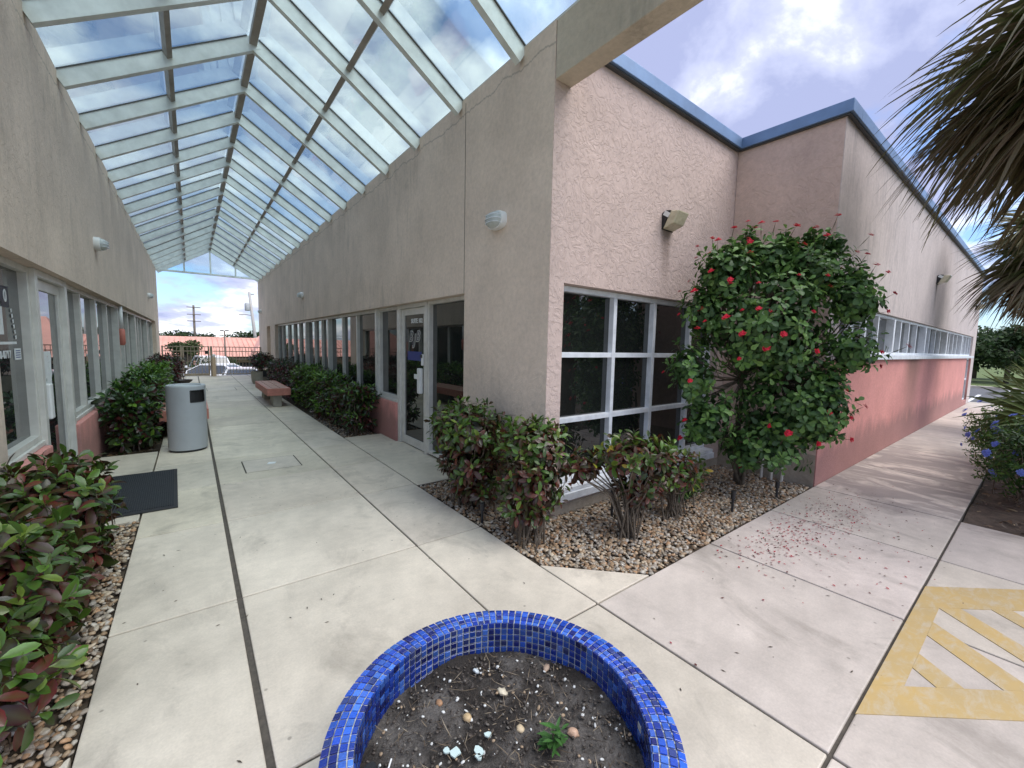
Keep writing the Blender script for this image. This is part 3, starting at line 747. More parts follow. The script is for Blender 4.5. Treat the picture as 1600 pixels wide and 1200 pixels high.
DL = dl.build('door', M['alu_warm'], LB, bev=.003)
g = MB(); g.box(-1.102, -1.094, 5.485, 6.305, .125, 1.965); g.build('pane', M['pane_left'], DL)
h = MB(); h.box(-1.074, -1.01, 5.43, 5.52, .80, 1.12); h.build('handle', M['white'], DL, bev=.012)
pp = MB(); nY = 10
for j in range(nY):
    for i in range(8):
        def q(i, j): return (-1.090 + .006 * math.sin(i * 1.9 + j * 1.3) * math.sin(j * .9), 5.60 + .33 * i / 8, .86 + .54 * j / nY)
        pp.quad(q(i, j), q(i + 1, j), q(i + 1, j + 1), q(i, j + 1))
pp.build('paper_notice', M['paper'], DL, True)
# marks on the left pane
dc = MB(); dc.box(-1.118, -1.115, 4.80, 5.0, 1.76, 1.92); dcw = dc.build('navy_sticker', M['navy'], LB)
decal_text('sticker_digit', '0', .14, (-1.113, 4.91, 1.84), '+x', M['paper'], dcw)
dc = MB(); dc.box(-1.118, -1.115, 4.35, 4.83, 1.55, 1.80); dc.build('window_poster', M['paper'], LB)
dc = MB(); dc.box(-1.118, -1.115, 4.3, 5.10, 1.475, 1.495); dc.build('white_decal_strip', M['paper'], LB)
decal_text('phone_decal', '00-0717', .085, (-1.115, 4.80, 1.395), '+x', M['paper'], LB)
dc = MB(); dc.box(-1.118, -1.114, 5.03, 5.18, 1.35, 1.44); ds = dc.build('hours_sticker', M['paper'], LB)
l_ = MB()
for k in range(4): l_.box(-1.1138, -1.1128, 5.05, 5.16, 1.365 + .018 * k, 1.372 + .018 * k)
l_.build('printed_lines', M['bluevinyl'], ds)
for k in range(6):
    vm = MB(); yk, zk = 5.03 + .012 * k, 1.74 - .042 * k; vm.obox((-1.1145, yk, zk), (.001, 0, 0), (0, .010 + .003 * (k % 2), .004), (0, -.004, .013)); vm.build('worn_decal', M['paper'], LB)
pl = MB(); pl.tube([(-1.0, 10.4, 2.1), (-1.0, 10.4, 1.70)], .028, 10); pst = pl.build('wall_pipe', M['white'], LB, True)
pl = MB(); pl.lathe([(.03, 1.70), (.048, 1.68), (.05, 1.44), (.03, 1.40)], (-1.0, 10.4, 0), 12); pl.build('pipe_sleeve', M['redpaint'], pst, True)

# ------------------------------------------------------------------ glass canopy
XL, XR, XM, ZE, ZR = -.96, 2.45, .745, 4.20, 5.27
CN = thing('glass_canopy', 'gabled glass canopy on pale rafters spanning the walkway between both buildings', 'canopy', (XM, 9, ZE))
y0, st, nR = 1.79, 1.165, 18
def slope(side, t, off=0.0):
    x = XM + (XR - XM) * (1 - t) * side; z = ZE + (ZR - ZE) * t
    n = Vector((side * (ZR - ZE), 0, XR - XM)).normalized() * off
    return Vector((x + n.x, 0, z + n.z))
ry = [21.35 - 1.072 * k for k in range(20, -1, -1)]
for y in ry:
    for sd in (-1, 1):
        mb = MB(); a, b = slope(sd, -.02, -.077), slope(sd, 1.0, -.077); a.y = b.y = y
        up = slope(sd, 0, 1) - slope(sd, 0, 0); mb.bar(a, b, .072 if sd < 0 else .066, .15, up)
        mb.mi = 1; a, b = slope(sd, .0, .003), slope(sd, .965, .003); a.y = b.y = y; mb.bar(a, b, .094, .010, up)
        mb.build('rafter', [M['rafter'], M['gasket']], CN)
for xa, xb in ((XL - .06, XL - .004), (XR + .004, XR + .06)):
    mb = MB(); mb.box(xa, xb, ry[0], 21.3, WH - .004, ZE + .004); mb.build('eave_flashing', M['alu_warm'], CN)
for sd in (-1, 1):
    for t, nm in ((.5, 'purlin'),):
        mb = MB(); a = slope(sd, t, -.045); up = slope(sd, 0, 1) - slope(sd, 0, 0)
        for ya, yb in zip(ry[:-1], ry[1:]):
            mb.bar((a.x, ya + .037, a.z), (a.x, yb - .037, a.z), .055, .075, up)
        mb.build(nm, M['purlin'], CN)
    for ya, yb in zip(ry[:-1], ry[1:]):
        for t0, t1 in ((-.015, .497), (.503, 1.0)):
            mb = MB(); a, b = slope(sd, t0, .012), slope(sd, t1, .012); up = slope(sd, 0, 1) - slope(sd, 0, 0)
            a.y = b.y = (ya + yb) / 2; mb.bar(a, b, yb - ya - .008, .006, up)
            mb.build('glass_pane', M['canopy_glass'], CN)
mb = MB()
for ya, yb in zip(ry[:-1], ry[1:]): mb.box(XM - .04, XM + .04, ya + .0365, yb - .0365, ZR - .12, ZR - .035)
mb.build('ridge_beam', M['purlin'], CN)
mb = MB(); Y = 21.35
mb.box(XL, XR, Y - .041, Y + .041, ZE - .06, ZE + .01)
for x, zt in ((-.107, 4.66), (XM, 5.17), (1.6, 4.66)): mb.box(x - .028, x + .028, Y - .028, Y + .028, ZE + .01, zt)
gf = mb.build('gable_frame', M['rafter'], CN)
mb = MB(); mb.v = [(XL + .05, Y, ZE + .01), (XR - .05, Y, ZE + .01), (XM, Y, ZR - .13), (XL + .05, Y + .006, ZE + .01), (XR - .05, Y + .006, ZE + .01), (XM, Y + .006, ZR - .13)]
for q in ((0, 1, 2), (5, 4, 3), (0, 3, 4, 1), (1, 4, 5, 2), (2, 5, 3, 0)): mb.face(list(q))
mb.build('gable_pane', M['canopy_glass'], CN)

# ------------------------------------------------------------------ lamps
def bulkhead(x, y, z, sd, label):
    """oval caged wall light; sd = +1 points towards +x"""
    t = thing('wall_light', label, 'wall light', (x, y, z), 'oval bulkhead lights along the walkway walls')
    def oval(prof):
        mb = MB(); n0 = 0; k = 28
        for r, d in prof:
            for j in range(k):
                a = 2 * math.pi * j / k; ca, sa = math.cos(a), math.sin(a)
                mb.v.append((x + sd * d, y + .125 * r * math.copysign(abs(ca) ** .75, ca), z + .085 * r * math.copysign(abs(sa) ** .75, sa)))
        for i in range(len(prof) - 1):
            for j in range(k): a = i * k + j; b = i * k + (j + 1) % k; mb.face([a, b, b + k, a + k])
        mb.face([(len(prof) - 1) * k + j for j in range(k)]); return mb
    oval([(1, 0), (1, .045), (.96, .06), (.88, .062)]).build('housing', M['white'], t, auto=True)
    oval([(.86, .055), (.83, .08), (.72, .105), (.5, .122), (.2, .128)]).build('lens', M['lens'], t, True)
    mb = MB()
    for f in (-.45, 0, .45):
        pts = []
        for i in range(9):
            a = math.pi * i / 8; pts.append((x + sd * ((.058) + .080 * math.sin(a) ** .7), y + .11 * math.cos(a) * math.sqrt(1 - f * f), z + .078 * f))
        mb.tube(pts, .004, 5)
    mb.build('guard', M['alu'], t, True)
    return t
bulkhead(2.45, 3.43, 2.765, -1, 'white oval caged wall light nearest the corner, on the right beige wall')
bulkhead(2.45, 12.55, 2.78, -1, 'oval caged wall light above the middle of the right hedge and window row')
bulkhead(2.45, 21.0, 2.77, -1, 'small oval wall light at the far end of the right beige wall')
bulkhead(-.96, 7.85, 2.77, 1, 'oval caged wall light on the left wall above the trash can')
bulkhead(-.96, 16.44, 2.78, 1, 'oval wall light at the far end of the left wall')
def wallpack(x, y, z, label, s=.66):
    t = thing('flood_light', label, 'flood light', (x, y, z), 'black wedge flood lights on the rose building')
    wd = .16 * s
    pr = [(0, -.13), (0, .13), (.10, .15), (.24, .12), (.02, -.13)]   # (out from wall, height)
    pr = [(0, -.14), (0, .12), (.07, .145), (.145, .135), (.012, -.14)]
    mb = MB(); k = len(pr)
    mb.v = [(x - wd, y - a * s, z + b * s) for a, b in pr] + [(x + wd, y - a * s, z + b * s) for a, b in pr]
    mb.face(list(range(k))); mb.face([k + i for i in reversed(range(k))])
    for i in range(k): j = (i + 1) % k; mb.face([i, k + i, k + j, j])
    mb.build('housing', M['black'], t, bev=.008)
    # refractor: wedge glass filling the sloped mouth
    pr = [(.018, -.135), (.15, .130), (.30, .105), (.20, -.08)]; k = 4; mb = MB(); wd2 = wd * .96
    mb.v = [(x - wd2, y - a * s, z + b * s) for a, b in pr] + [(x + wd2, y - a * s, z + b * s) for a, b in pr]
    mb.face(list(range(k))); mb.face([k + i for i in reversed(range(k))])
    for i in range(k): j = (i + 1) % k; mb.face([i, k + i, k + j, j])
    mb.build('lens', M['amberlens'], t, bev=.012)
    mb = MB(); mb.obox((x - wd - .001, y - .085 * s, z + .085 * s), (.0012, 0, 0), (0, -.014, .02), (0, .03, .02)); mb.build('sticker', M['paper'], t)
    return t
wallpack(4.16, 2.68, 2.92, 'black wedge flood light with cream lens above the red flowering shrub')
wallpack(12.1, 1.555, 3.06, 'black wedge flood light halfway along the side facade above the ribbon window')
wallpack(19.2, 1.555, 3.03, 'black wedge flood light at the far corner of the side facade')

# ------------------------------------------------------------------ planter
PX, PY, PR, PI_, PZ, SZ = .731, .947, .533, .436, .40, .283
PL = thing('round_planter', 'round planter clad in glossy blue mosaic tiles in the foreground', 'planter', (PX, PY, 0))
mb = MB(); mb.lathe([(PR - .012, -.05), (PR - .006, PZ - .024), (PR - .03, PZ - .0125), (PI_ + .006, PZ - .0105), (PI_ + .006, .08), (0, .08)], (PX, PY, 0), 96)
mb.build('shell', M['grout'], PL, True).modifiers.new('e', 'EDGE_SPLIT').split_angle = R(40)
BL = np.array([(.018, .065, .42), (.012, .04, .30), (.03, .11, .55), (.06, .17, .60), (.045, .12, .48), (.010, .02, .16), (.015, .05, .36), (.02, .09, .50), (.03, .05, .20)])
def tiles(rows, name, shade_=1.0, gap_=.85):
    """rows: (count, function(angle, du) -> four outer corner points + outward normal)"""
    V = []; F = []; C = []
    for n, fn in rows:
        for i in range(n):
            a = 2 * math.pi * (i + .5) / n; pts, nn, wob = fn(a, math.pi / n)
            pts = np.array(pts); c = pts.mean(0); lift = random.uniform(0, .0016) * (1 if wob else .4)
            out = c + (pts - c) * gap_; inn = c + (pts - c) * (gap_ - .13) + np.array(nn) * (.0034 + lift)
            mid = c + (pts - c) * (gap_ - .03) + np.array(nn) * (.0022 + lift)
            b = len(V); V += [*out, *mid, *inn]
            for k in range(4):
                j = (k + 1) % 4; F += [(b + k, b + j, b + 4 + j, b + 4 + k), (b + 4 + k, b + 4 + j, b + 8 + j, b + 8 + k)]
            F.append((b + 8, b + 9, b + 10, b + 11))
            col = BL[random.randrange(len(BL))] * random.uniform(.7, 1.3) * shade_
            if random.random() < .008: col = np.array((.55, .56, .55))
            C += [col] * 12
    link(name, npmesh(name, np.array(V), np.array(F), np.array(C), False), M['tile'], PL)
def ring(r0, r1, z0, z1):
    def fn(a, h):
        ca = lambda t: (math.cos(t), math.sin(t))
        p = []
        for t, r, z in ((a - h, r0, z0), (a + h, r0, z0), (a + h, r1, z1), (a - h, r1, z1)): p.append((PX + r * math.cos(t), PY + r * math.sin(t), z))
        e1 = np.array(p[1]) - np.array(p[0]); e2 = np.array(p[3]) - np.array(p[0]); n = np.cross(e1, e2); n /= np.linalg.norm(n)
        m = np.array((math.cos(a), math.sin(a), 1.0)) * (1 if r0 >= PI_ + .005 else 0) + np.array((-math.cos(a), -math.sin(a), .3)) * (0 if r0 >= PI_ + .005 else 1)
        if n.dot(m) < 0: n = -n
        return p, n, True
    return fn
top = []; rr = np.linspace(PI_ - .002, PR + .002, 5)
for k in range(4):
    z = [PZ - .005, PZ - .003, PZ - .003, PZ - .005, PZ - .012]
    top.append((112, ring(max(rr[k], PI_ + .0051) if k == 0 else rr[k], rr[k + 1], z[k] - .006, z[k + 1] - .006)))
tiles(top, 'rim_tiles')
zz = np.linspace(PZ - .004, PZ - .004 - 6 * .0265, 7)
tiles([(104, ring(PI_ + .0045, PI_ + .0045, zz[k], zz[k + 1])) for k in range(6)], 'inner_tiles', .55, .85)  # inner wall tiles get darker colours, painting in shade below the upward-facing rim
zz = np.linspace(PZ - .028, 0, 15)
tiles([(120, ring(PR - .010, PR - .010, zz[k + 1], zz[k])) for k in range(14)], 'outer_tiles')
# soil with debris
V = []; F = []; n = 70
mb = MB()
for i in range(n + 1):
    for j in range(n + 1):
        u, v = 2 * i / n - 1, 2 * j / n - 1
        x = u * math.sqrt(1 - v * v / 2) * (PI_ + .004); y = v * math.sqrt(1 - u * u / 2) * (PI_ + .004)
        mb.v.append((PX + x, PY + y, SZ + .012 * math.sin(x * 19) * math.sin(y * 15 + 1) + random.uniform(-.004, .005) - .02 * (1 - x * x - y * y)))
for i in range(n):
    for j in range(n): a = i * (n + 1) + j; mb.face([a, a + n + 1, a + n + 2, a + 1])
tag(mb.build('planter_soil', M['soil'], smooth=True), 'dark potting soil filling the blue planter', 'soil', kind='stuff')
def disc(n, r): a = RNG.random(n) * 6.283; q = np.sqrt(RNG.random(n)) * r; return np.c_[PX + q * np.cos(a), PY + q * np.sin(a)]
n = 1500; P = disc(n, PI_ - .015); zc = SZ - .013
C = np.array([(.05, .04, .033), (.075, .06, .05), (.62, .62, .60), (.36, .26, .17), (.13, .115, .10)])[RNG.choice(5, n, p=[.44, .24, .12, .06, .14])]
sz = RNG.uniform(.0022, .0065, n)
V1 = rocks(np.c_[P, zc + RNG.random(n) * .008], sz, C)
tag(link('soil_grit', npmesh('soil_grit', *V1), M['pebble']), 'white perlite and grit mixed into the planter soil', 'grit', kind='stuff')
n = 420; P = disc(n, PI_ - .02); a = RNG.random(n) * 6.28; L = RNG.uniform(.012, .07, n)
C = np.array([(.11, .08, .055), (.20, .15, .10), (.06, .045, .035), (.30, .24, .17)])[RNG.integers(0, 4, n)]
V2 = leaves(np.c_[P, zc + .004 + RNG.random(n) * .01], np.c_[np.cos(a), np.sin(a), RNG.normal(0, .15, n)], np.tile([0, 0, 1.], (n, 1)), L, np.full(n, .0028), C, T_LONG, RNG.normal(0, .3, n))
tag(link('soil_twigs', npmesh('soil_twigs', *V2), M['leaf']), 'thin brown twigs and roots lying on the planter soil', 'twigs', kind='stuff')
def stone(p, s, col, label, flat=.65):
    V, F, C = rocks(np.array([[0, 0, 0.]]), np.array([s]), np.array([col]), flat)
    o = link('stone', npmesh('stone', V, F, C), M['pebble']); o.location = p
    return tag(o, label, 'stone', 'stones on the planter soil')
zs_ = SZ - .008
STONES = [((.86, 1.13), .021, (.60, .53, .40), 'largest cream stone near the middle of the planter soil'),
          ((.70, 1.115), .018, (.50, .36, .2), 'tan angular stone left of the cream one in the planter soil'),
          ((.835, 1.27), .015, (.55, .60, .62), 'pale grey stone behind the cream one in the planter soil'),
          ((.65, 1.225), .012, (.36, .2, .11), 'small rust brown stone at the back left of the planter soil'),
          ((1.07, 1.12), .016, (.38, .27, .2), 'brown stone close to the right inner tiles of the planter'),
          ((.82, .975), .018, (.58, .46, .30), 'tan stone left of the green weed in the planter'),
          ((.955, .86), .020, (.52, .34, .24), 'reddish tan stone right of the green weed in the planter')]
for (x, y), s, c, l in STONES: stone((x, y, zs_), s, c, l)
mb = MB()
for cx, cy, r in ((.605, 1.03, .018), (.585, 1.05, .012), (.665, .99, .017), (.655, .975, .012), (.72, 1.02, .012)):
    pts = [(cx + r * random.uniform(.6, 1.2) * math.cos(t), cy + r * random.uniform(.6, 1.2) * math.sin(t)) for t in np.linspace(0, 6.28, 9)[:-1]]
    mb.prism(pts, SZ - .006, SZ - .001)
tag(mb.build('paint_flakes', plain('pale_green_flake', (.52, .64, .62), .7)), 'pale mint paint flakes scattered on the planter soil', 'flakes', kind='stuff')
WD = thing('weed', 'small green weed sprouting from the planter soil', 'weed', (.86, .86, SZ))
n = 34; a = RNG.random(n) * 6.28; P = np.c_[.86 + RNG.normal(0, .012, n), .86 + RNG.normal(0, .012, n), SZ + RNG.uniform(0, .06, n)]
link('foliage', npmesh('foliage', *leaves(P, np.c_[np.cos(a), np.sin(a), RNG.uniform(.1, 1, n)], np.tile([0, 0, 1.], (n, 1)), RNG.uniform(.03, .055, n), RNG.uniform(.010, .016, n), np.array([(.05, .13, .03)] * n) * RNG.uniform(.7, 1.4, (n, 1)), T_LONG, .3)), M['leaf'], WD)
mb = MB(); mb.tube([(.86, .86, SZ - .03), (.86, .86, SZ + .06)], .003, 6); mb.build('stem', M['leaf'] if False else M['bark'], WD)
CD = thing('conduit', 'black conduit stub with white zip ties against the left inner tiles of the planter', 'conduit', (.365, 1.03, SZ))
mb = MB(); mb.tube([(.352, 1.01, SZ - .05), (.345, 1.02, SZ + .04), (.338, 1.03, PZ + .004)], .017, 12); mb.tube([(.362, .965, SZ - .05), (.352, .975, PZ - .03)], .014, 12); mb.build('pipe', M['black'], CD, auto=True)
for z, y in ((PZ - .035, 1.025), (PZ - .09, 1.015)):
    mb = MB(); mb.lathe([(.0185, z - .003), (.0195, z - .003), (.0195, z + .003), (.0185, z + .003)], (.3415 + (PZ - z) * .05, y, 0), 16); mb.tube([(.355, y - .01, z), (.385, y - .005, z + .012), (.40, y + .01, z + .02)], .0025, 6); mb.build('zip_tie', M['white'], CD)

# ------------------------------------------------------------------ walkway furniture
cx, cy = -.085, 7.28
TC = thing('trash_can', 'grey cylindrical metal trash can with a square black opening on the walkway', 'trash can', (cx, cy, 0))
rC, hC = .222, .915
a0, a1 = R(-78), R(-28); zlo, zhi = .685, .845
mb = MB()
def cyl_patch(mb, z0, z1, b0, b1, r, k):
    n0 = len(mb.v)
    for j in range(k + 1):
        t = b0 + (b1 - b0) * j / k; mb.v += [(cx + r * math.cos(t), cy + r * math.sin(t), z0), (cx + r * math.cos(t), cy + r * math.sin(t), z1)]
    for j in range(k): a = n0 + 2 * j; mb.face([a, a + 2, a + 3, a + 1])
cyl_patch(mb, .03, zlo, 0, 2 * math.pi, rC, 64); cyl_patch(mb, zhi, hC - .02, 0, 2 * math.pi, rC, 64); cyl_patch(mb, zlo, zhi, a1, a0 + 2 * math.pi, rC, 52)
mb.lathe([(rC, hC - .02), (rC - .006, hC - .004), (rC - .02, hC), (rC - .045, hC - .004), (rC - .05, hC - .02), (.10, hC - .045), (0, hC - .05)], (cx, cy, 0), 64)
mb.build('body', M['can'], TC, auto=True)
mb = MB(); mb.lathe([(rC + .001, .563), (rC + .003, .567), (rC + .001, .571)], (cx, cy, 0), 64); mb.build('seam', M['can'], TC, True)
mb = MB()
cyl_patch(mb, zlo - .02, zhi + .02, a0 - .06, a1 + .06, rC - .012, 14); mb.build('opening', M['black'], TC, True)
mb = MB()
for z in (zlo, zhi): mb.tube([(cx + (rC + .001) * math.cos(t), cy + (rC + .001) * math.sin(t), z) for t in np.linspace(a0, a1, 12)], .006, 6)
for t in (a0, a1): mb.tube([(cx + (rC + .001) * math.cos(t), cy + (rC + .001) * math.sin(t), z) for z in (zlo, zhi)], .006, 6)
mb.build('opening_rim', M['black'], TC, True)
mb = MB(); mb.lathe([(0, 0), (rC - .02, 0), (rC - .02, .03), (0, .03)], (cx, cy, 0), 48); mb.build('foot', M['black'], TC, auto=True)

def bench(x0, x1, y0, y1, label):
    t = thing('bench', label, 'bench', ((x0 + x1) / 2, y0, 0), 'slatted benches on the walkway')
    zt = .44; mb = MB(); n = 5; w = (x1 - x0 - .004 * 0) / n
    for i in range(n): mb.box(x0 + i * w + .004, x0 + (i + 1) * w - .004, y0 + .03, y1 - .03, zt - .04, zt + (.006 if i % 2 else 0))
    mb.build('seat', plain('weathered_slats', (.46, .27, .215), .6, 0, .25, 8), t, bev=.004)
    mb = MB(); mb.box(x0 - .01, x1 + .01, y0, y0 + .028, zt - .165, zt); mb.box(x0 - .01, x1 + .01, y1 - .028, y1, zt - .165, zt)
    mb.box(x0 - .03, x0 + .002, y0 - .002, y1 + .002, zt - .165, zt - .002); mb.box(x1 - .002, x1 + .03, y0 - .002, y1 + .002, zt - .165, zt - .002)
    mb.build('apron', M['bench_pink'], t, bev=.004)
    for y in (y0 + .12, y1 - .62):
        mb = MB(); mb.box(x0 + .10, x1 - .14, y, y + .5, 0, zt - .165); mb.build('leg', M['bench_leg'], t, bev=.01)
    return t
bench(1.36, 1.78, 10.85, 13.1, 'salmon slatted bench on concrete blocks beside the right hedge')
bench(-.40, .15, 8.15, 10.6, 'salmon bench mostly hidden behind the grey trash can')
mb = MB()
MT = thing('door_mat', 'dark ribbed rubber mat outside the left door', 'mat', (-.4, 5.5, 0))
q = [(-.155, 4.77), (-.19, 6.20), (-1.0, 6.21), (-.97, 4.78)]
mb.prism(q, .002, .014); mb.build('border', M['black'], MT, bev=.003)
mb = MB()
for i in range(46):
    f0, f1 = (i + .12) / 46, (i + .82) / 46
    l = lambda a, b, f: (a[0] + (b[0] - a[0]) * f, a[1] + (b[1] - a[1]) * f)
    qi = [(-.185, 4.83), (-.215, 6.15), (-.96, 6.16), (-.93, 4.84)]
    mb.prism([l(qi[3], qi[0], f0), l(qi[3], qi[0], f1), l(qi[2], qi[1], f1), l(qi[2], qi[1], f0)], .0142, .0185)
mb.build('ribs', M['rubber'], MT)
def hatch(x0, x1, y0, y1, label):
    t = thing('access_cover', label, 'access cover', (x0, y0, 0), 'concrete access covers set in the walkway')
    mb = MB(); mb.box(x0, x1, y0, y1, .0015, .0045); mb.build('lid', M['concrete'], t)
    mb = MB(); mb.box(x0 - .014, x0 - .001, y0, y1, .001, .004); mb.box(x1 + .001, x1 + .014, y0, y1, .001, .004); mb.box(x0, x1, y1 + .001, y1 + .008, .001, .004); mb.build('slot', M['gap'], t)
hatch(.455, 1.03, 5.6, 6.17, 'concrete access cover nearest the trash can with a scrap of white paper on it')
hatch(.33, 1.05, 15.2, 16.1, 'concrete access cover farther along the walkway near the gate')
mb = MB(); mb.prism([(.69, 5.86), (.77, 5.84), (.80, 5.91), (.72, 5.94)], .006, .012)
tag(mb.build('paper_scrap', M['paper']), 'crumpled white paper scrap on the nearer access cover', 'paper')
AB = thing('ash_bowl', 'dark shallow bowl on a low stand left of the far walkway', 'bowl', (-.22, 13.6, 0))
mb = MB(); mb.lathe([(.02, .36), (.10, .37), (.20, .45), (.215, .485), (.205, .485), (.18, .45), (.0, .41)], (-.22, 13.6, 0), 28); mb.build('bowl', M['bowl'], AB, auto=True)
mb = MB(); mb.lathe([(.13, 0), (.13, .03), (.035, .06), (.035, .36)], (-.22, 13.6, 0), 20); mb.build('stand', M['black'], AB, auto=True)
for i, (x, y, h) in enumerate(((1.965, 2.93, .17), (3.05, 2.38, .24), (4.09, 1.76, .2), (4.88, 1.66, .17))):
    t = thing('garden_stake', ['short black garden light stake by the walkway edge under the left croton', 'black garden stake behind the middle croton below the window', 'black garden stake in the pebbles near the side walkway', 'black garden stake in the pebbles closest to the salmon wall'][i], 'garden stake', (x, y, 0), 'black garden light stakes in the pebble bed')
    mb = MB(); mb.tube([(x, y, -.05), (x, y, h * .6)], .012, 8); mb.build('spike', M['black'], t, auto=True)
    mb = MB(); mb.tube([(x, y, h * .6), (x, y, h)], .021, 10); mb.build('head', M['black'], t, auto=True)
VP = thing('vent_pipes', 'three white pipe stubs rising from the pebbles beside the return wall', 'pipes', (5.54, 1.97, 0))
for x, y, h in ((5.535, 2.07, .2), (5.545, 1.965, .2), (5.575, 1.86, .24)):
    mb = MB(); mb.tube([(x, y, -.06), (x, y, h), (x + .03, y, h + .03), (x + .08, y, h + .035)], .017, 10); mb.build('pipe', M['pvc'], VP, auto=True)

# fence and gate at the far end
Yf = 21.45
def picket_panel(name, label, x0, x1, zb, zt, rails, group=None, cat='fence', posts=()):
    t = thing(name, label, cat, (x0, Yf, 0), group)
    mb = MB()
    for z in rails: mb.box(x0, x1, Yf - .018, Yf + .018, z - .016, z + .016)
    mb.build('rail', M['fence'], t)
    n = max(2, int((x1 - x0) / .115)); mb = MB()
    for i in range(1, n): x = x0 + (x1 - x0) * i / n; mb.box(x - .009, x + .009, Yf - .009, Yf + .009, zb, zt)
    mb.build('pickets', M['fence'], t)
    for x, w in posts: m2 = MB(); m2.box(x - w / 2, x + w / 2, Yf - w / 2, Yf + w / 2, -.05, zt + .05); m2.build('post', M['fence'], t, bev=.004)
    return t
picket_panel('fence_panel', 'tan steel picket fence left of the gate', -.95, -.36, .05, 1.2, (.08, 1.04, 1.22), 'picket fence across the walkway end', posts=((-.92, .05), (-.34, .06)))
GT = picket_panel('gate', 'tan steel picket gate closing the far end of the walkway', -.26, .55, .06, 1.2, (1.04, 1.22), None, 'gate')
mb = MB(); mb.box(-.28, .58, Yf - .03, Yf + .03, .02, .12); mb.box(-.30, -.25, Yf - .025, Yf + .025, .12, 1.25); mb.box(.53, .585, Yf - .025, Yf + .025, .12, 1.25); mb.build('gate_frame', M['fence'], GT, bev=.004)
mb = MB(); mb.box(.44, .53, Yf - .06, Yf - .02, .92, 1.06); mb.build('latch', M['black'], GT, bev=.006)
picket_panel('fence_panel', 'tan steel picket fence right of the gate reaching the right building', .70, 2.44, .05, 1.2, (.08, 1.04, 1.22), 'picket fence across the walkway end', posts=((.645, .08), (2.41, .05)))
BP = thing('bollard', 'tan post with a white ball cap in front of the gate', 'bollard', (.72, 21.2, 0))
mb = MB(); mb.box(.66, .78, 21.14, 21.26, -.05, .80); mb.build('post', plain('tan_post', (.48, .36, .25), .7), BP, bev=.01)
mb = MB(); mb.lathe([(.001, .93), (.045, .915), (.06, .87), (.045, .825), (.03, .80)], (.72, 21.2, 0), 16); mb.build('ball_cap', M['white'], BP, True)

# ------------------------------------------------------------------ shrubs near the walkway
CG = 'croton shrubs in the beds'
NB = dict(group=CG)
GRN_C = np.array([(.065, .155, .02), (.09, .19, .024), (.05, .115, .018), (.035, .08, .015), (.14, .21, .028), (.07, .025, .018)])
shrub('croton_shrub', 'large red and green croton filling the lower left corner', 'shrub', (-.82, 2.75), [((-.78, 2.62, .50), (.36, .58, .38), 150, .0), ((-.66, 2.2, .34), (.24, .34, .30), 60, .1), ((-.62, 2.7, .2), (.16, .5, .16), 40, .3)], .105, .046, 13, nst=30, spread=.16, red=-.04, lim=(-.95, -.58), young=GRN_C, vein=(.07, .08, .02), **NB)
shrub('croton_shrub', 'red and green croton behind the lower left one, beside the dark mat', 'shrub', (-.75, 3.6), [((-.74, 3.6, .50), (.34, .70, .34), 150, .08), ((-.60, 3.5, .25), (.16, .6, .2), 40, .3)], .10, .044, 13, nst=30, spread=.2, red=-.02, lim=(-.95, -.58), young=GRN_C, vein=(.07, .08, .02), **NB)
shrub('croton_shrub', 'bushy croton against the right wall beside the glass door, leftmost in the corner bed', 'shrub', (2.12, 3.42), [((2.10, 3.42, .76), (.36, .52, .27), 130, -.05), ((2.12, 3.32, .45), (.32, .46, .30), 90, .28), ((2.1, 3.3, .22), (.24, .36, .14), 36, .3)], .092, .038, 12, nst=34, young=GRN_C, vein=(.07, .08, .02), **NB)
shrub('croton_shrub', 'croton with bare lower stems just before the building corner', 'shrub', (2.12, 2.46), [((2.17, 2.5, .80), (.30, .34, .19), 80, -.12), ((2.16, 2.46, .52), (.32, .34, .26), 70, .2), ((2.1, 2.48, .30), (.26, .28, .14), 34, .15)], .088, .036, 11, nst=30, red=.02, young=GRN_C, vein=(.07, .08, .02), **NB)
shrub('croton_shrub', 'multi stemmed croton with yellow tinged leaves in front of the large window', 'shrub', (2.80, 2.02), [((2.90, 2.04, .70), (.40, .32, .17), 80, -.05), ((2.52, 2.26, .62), (.24, .16, .10), 26, .3), ((2.92, 2.02, .42), (.24, .22, .22), 46, .45)], .088, .036, 11, nst=30, spread=.042, young=np.concatenate([GRN_C, GRN_C, GRN_C, G_DARK, [(.30, .31, .03), (.36, .27, .02)]]), vein=(.07, .08, .02), **NB)
shrub('croton_shrub', 'small sparse croton between the window croton and the red flowering shrub', 'shrub', (3.55, 2.05), [((3.5, 2.08, .46), (.34, .30, .24), 52, .05)], .088, .034, 11, nst=22, young=np.concatenate([GRN_C, GRN_C, [(.42, .28, .02)]]), vein=(.07, .08, .02), **NB)

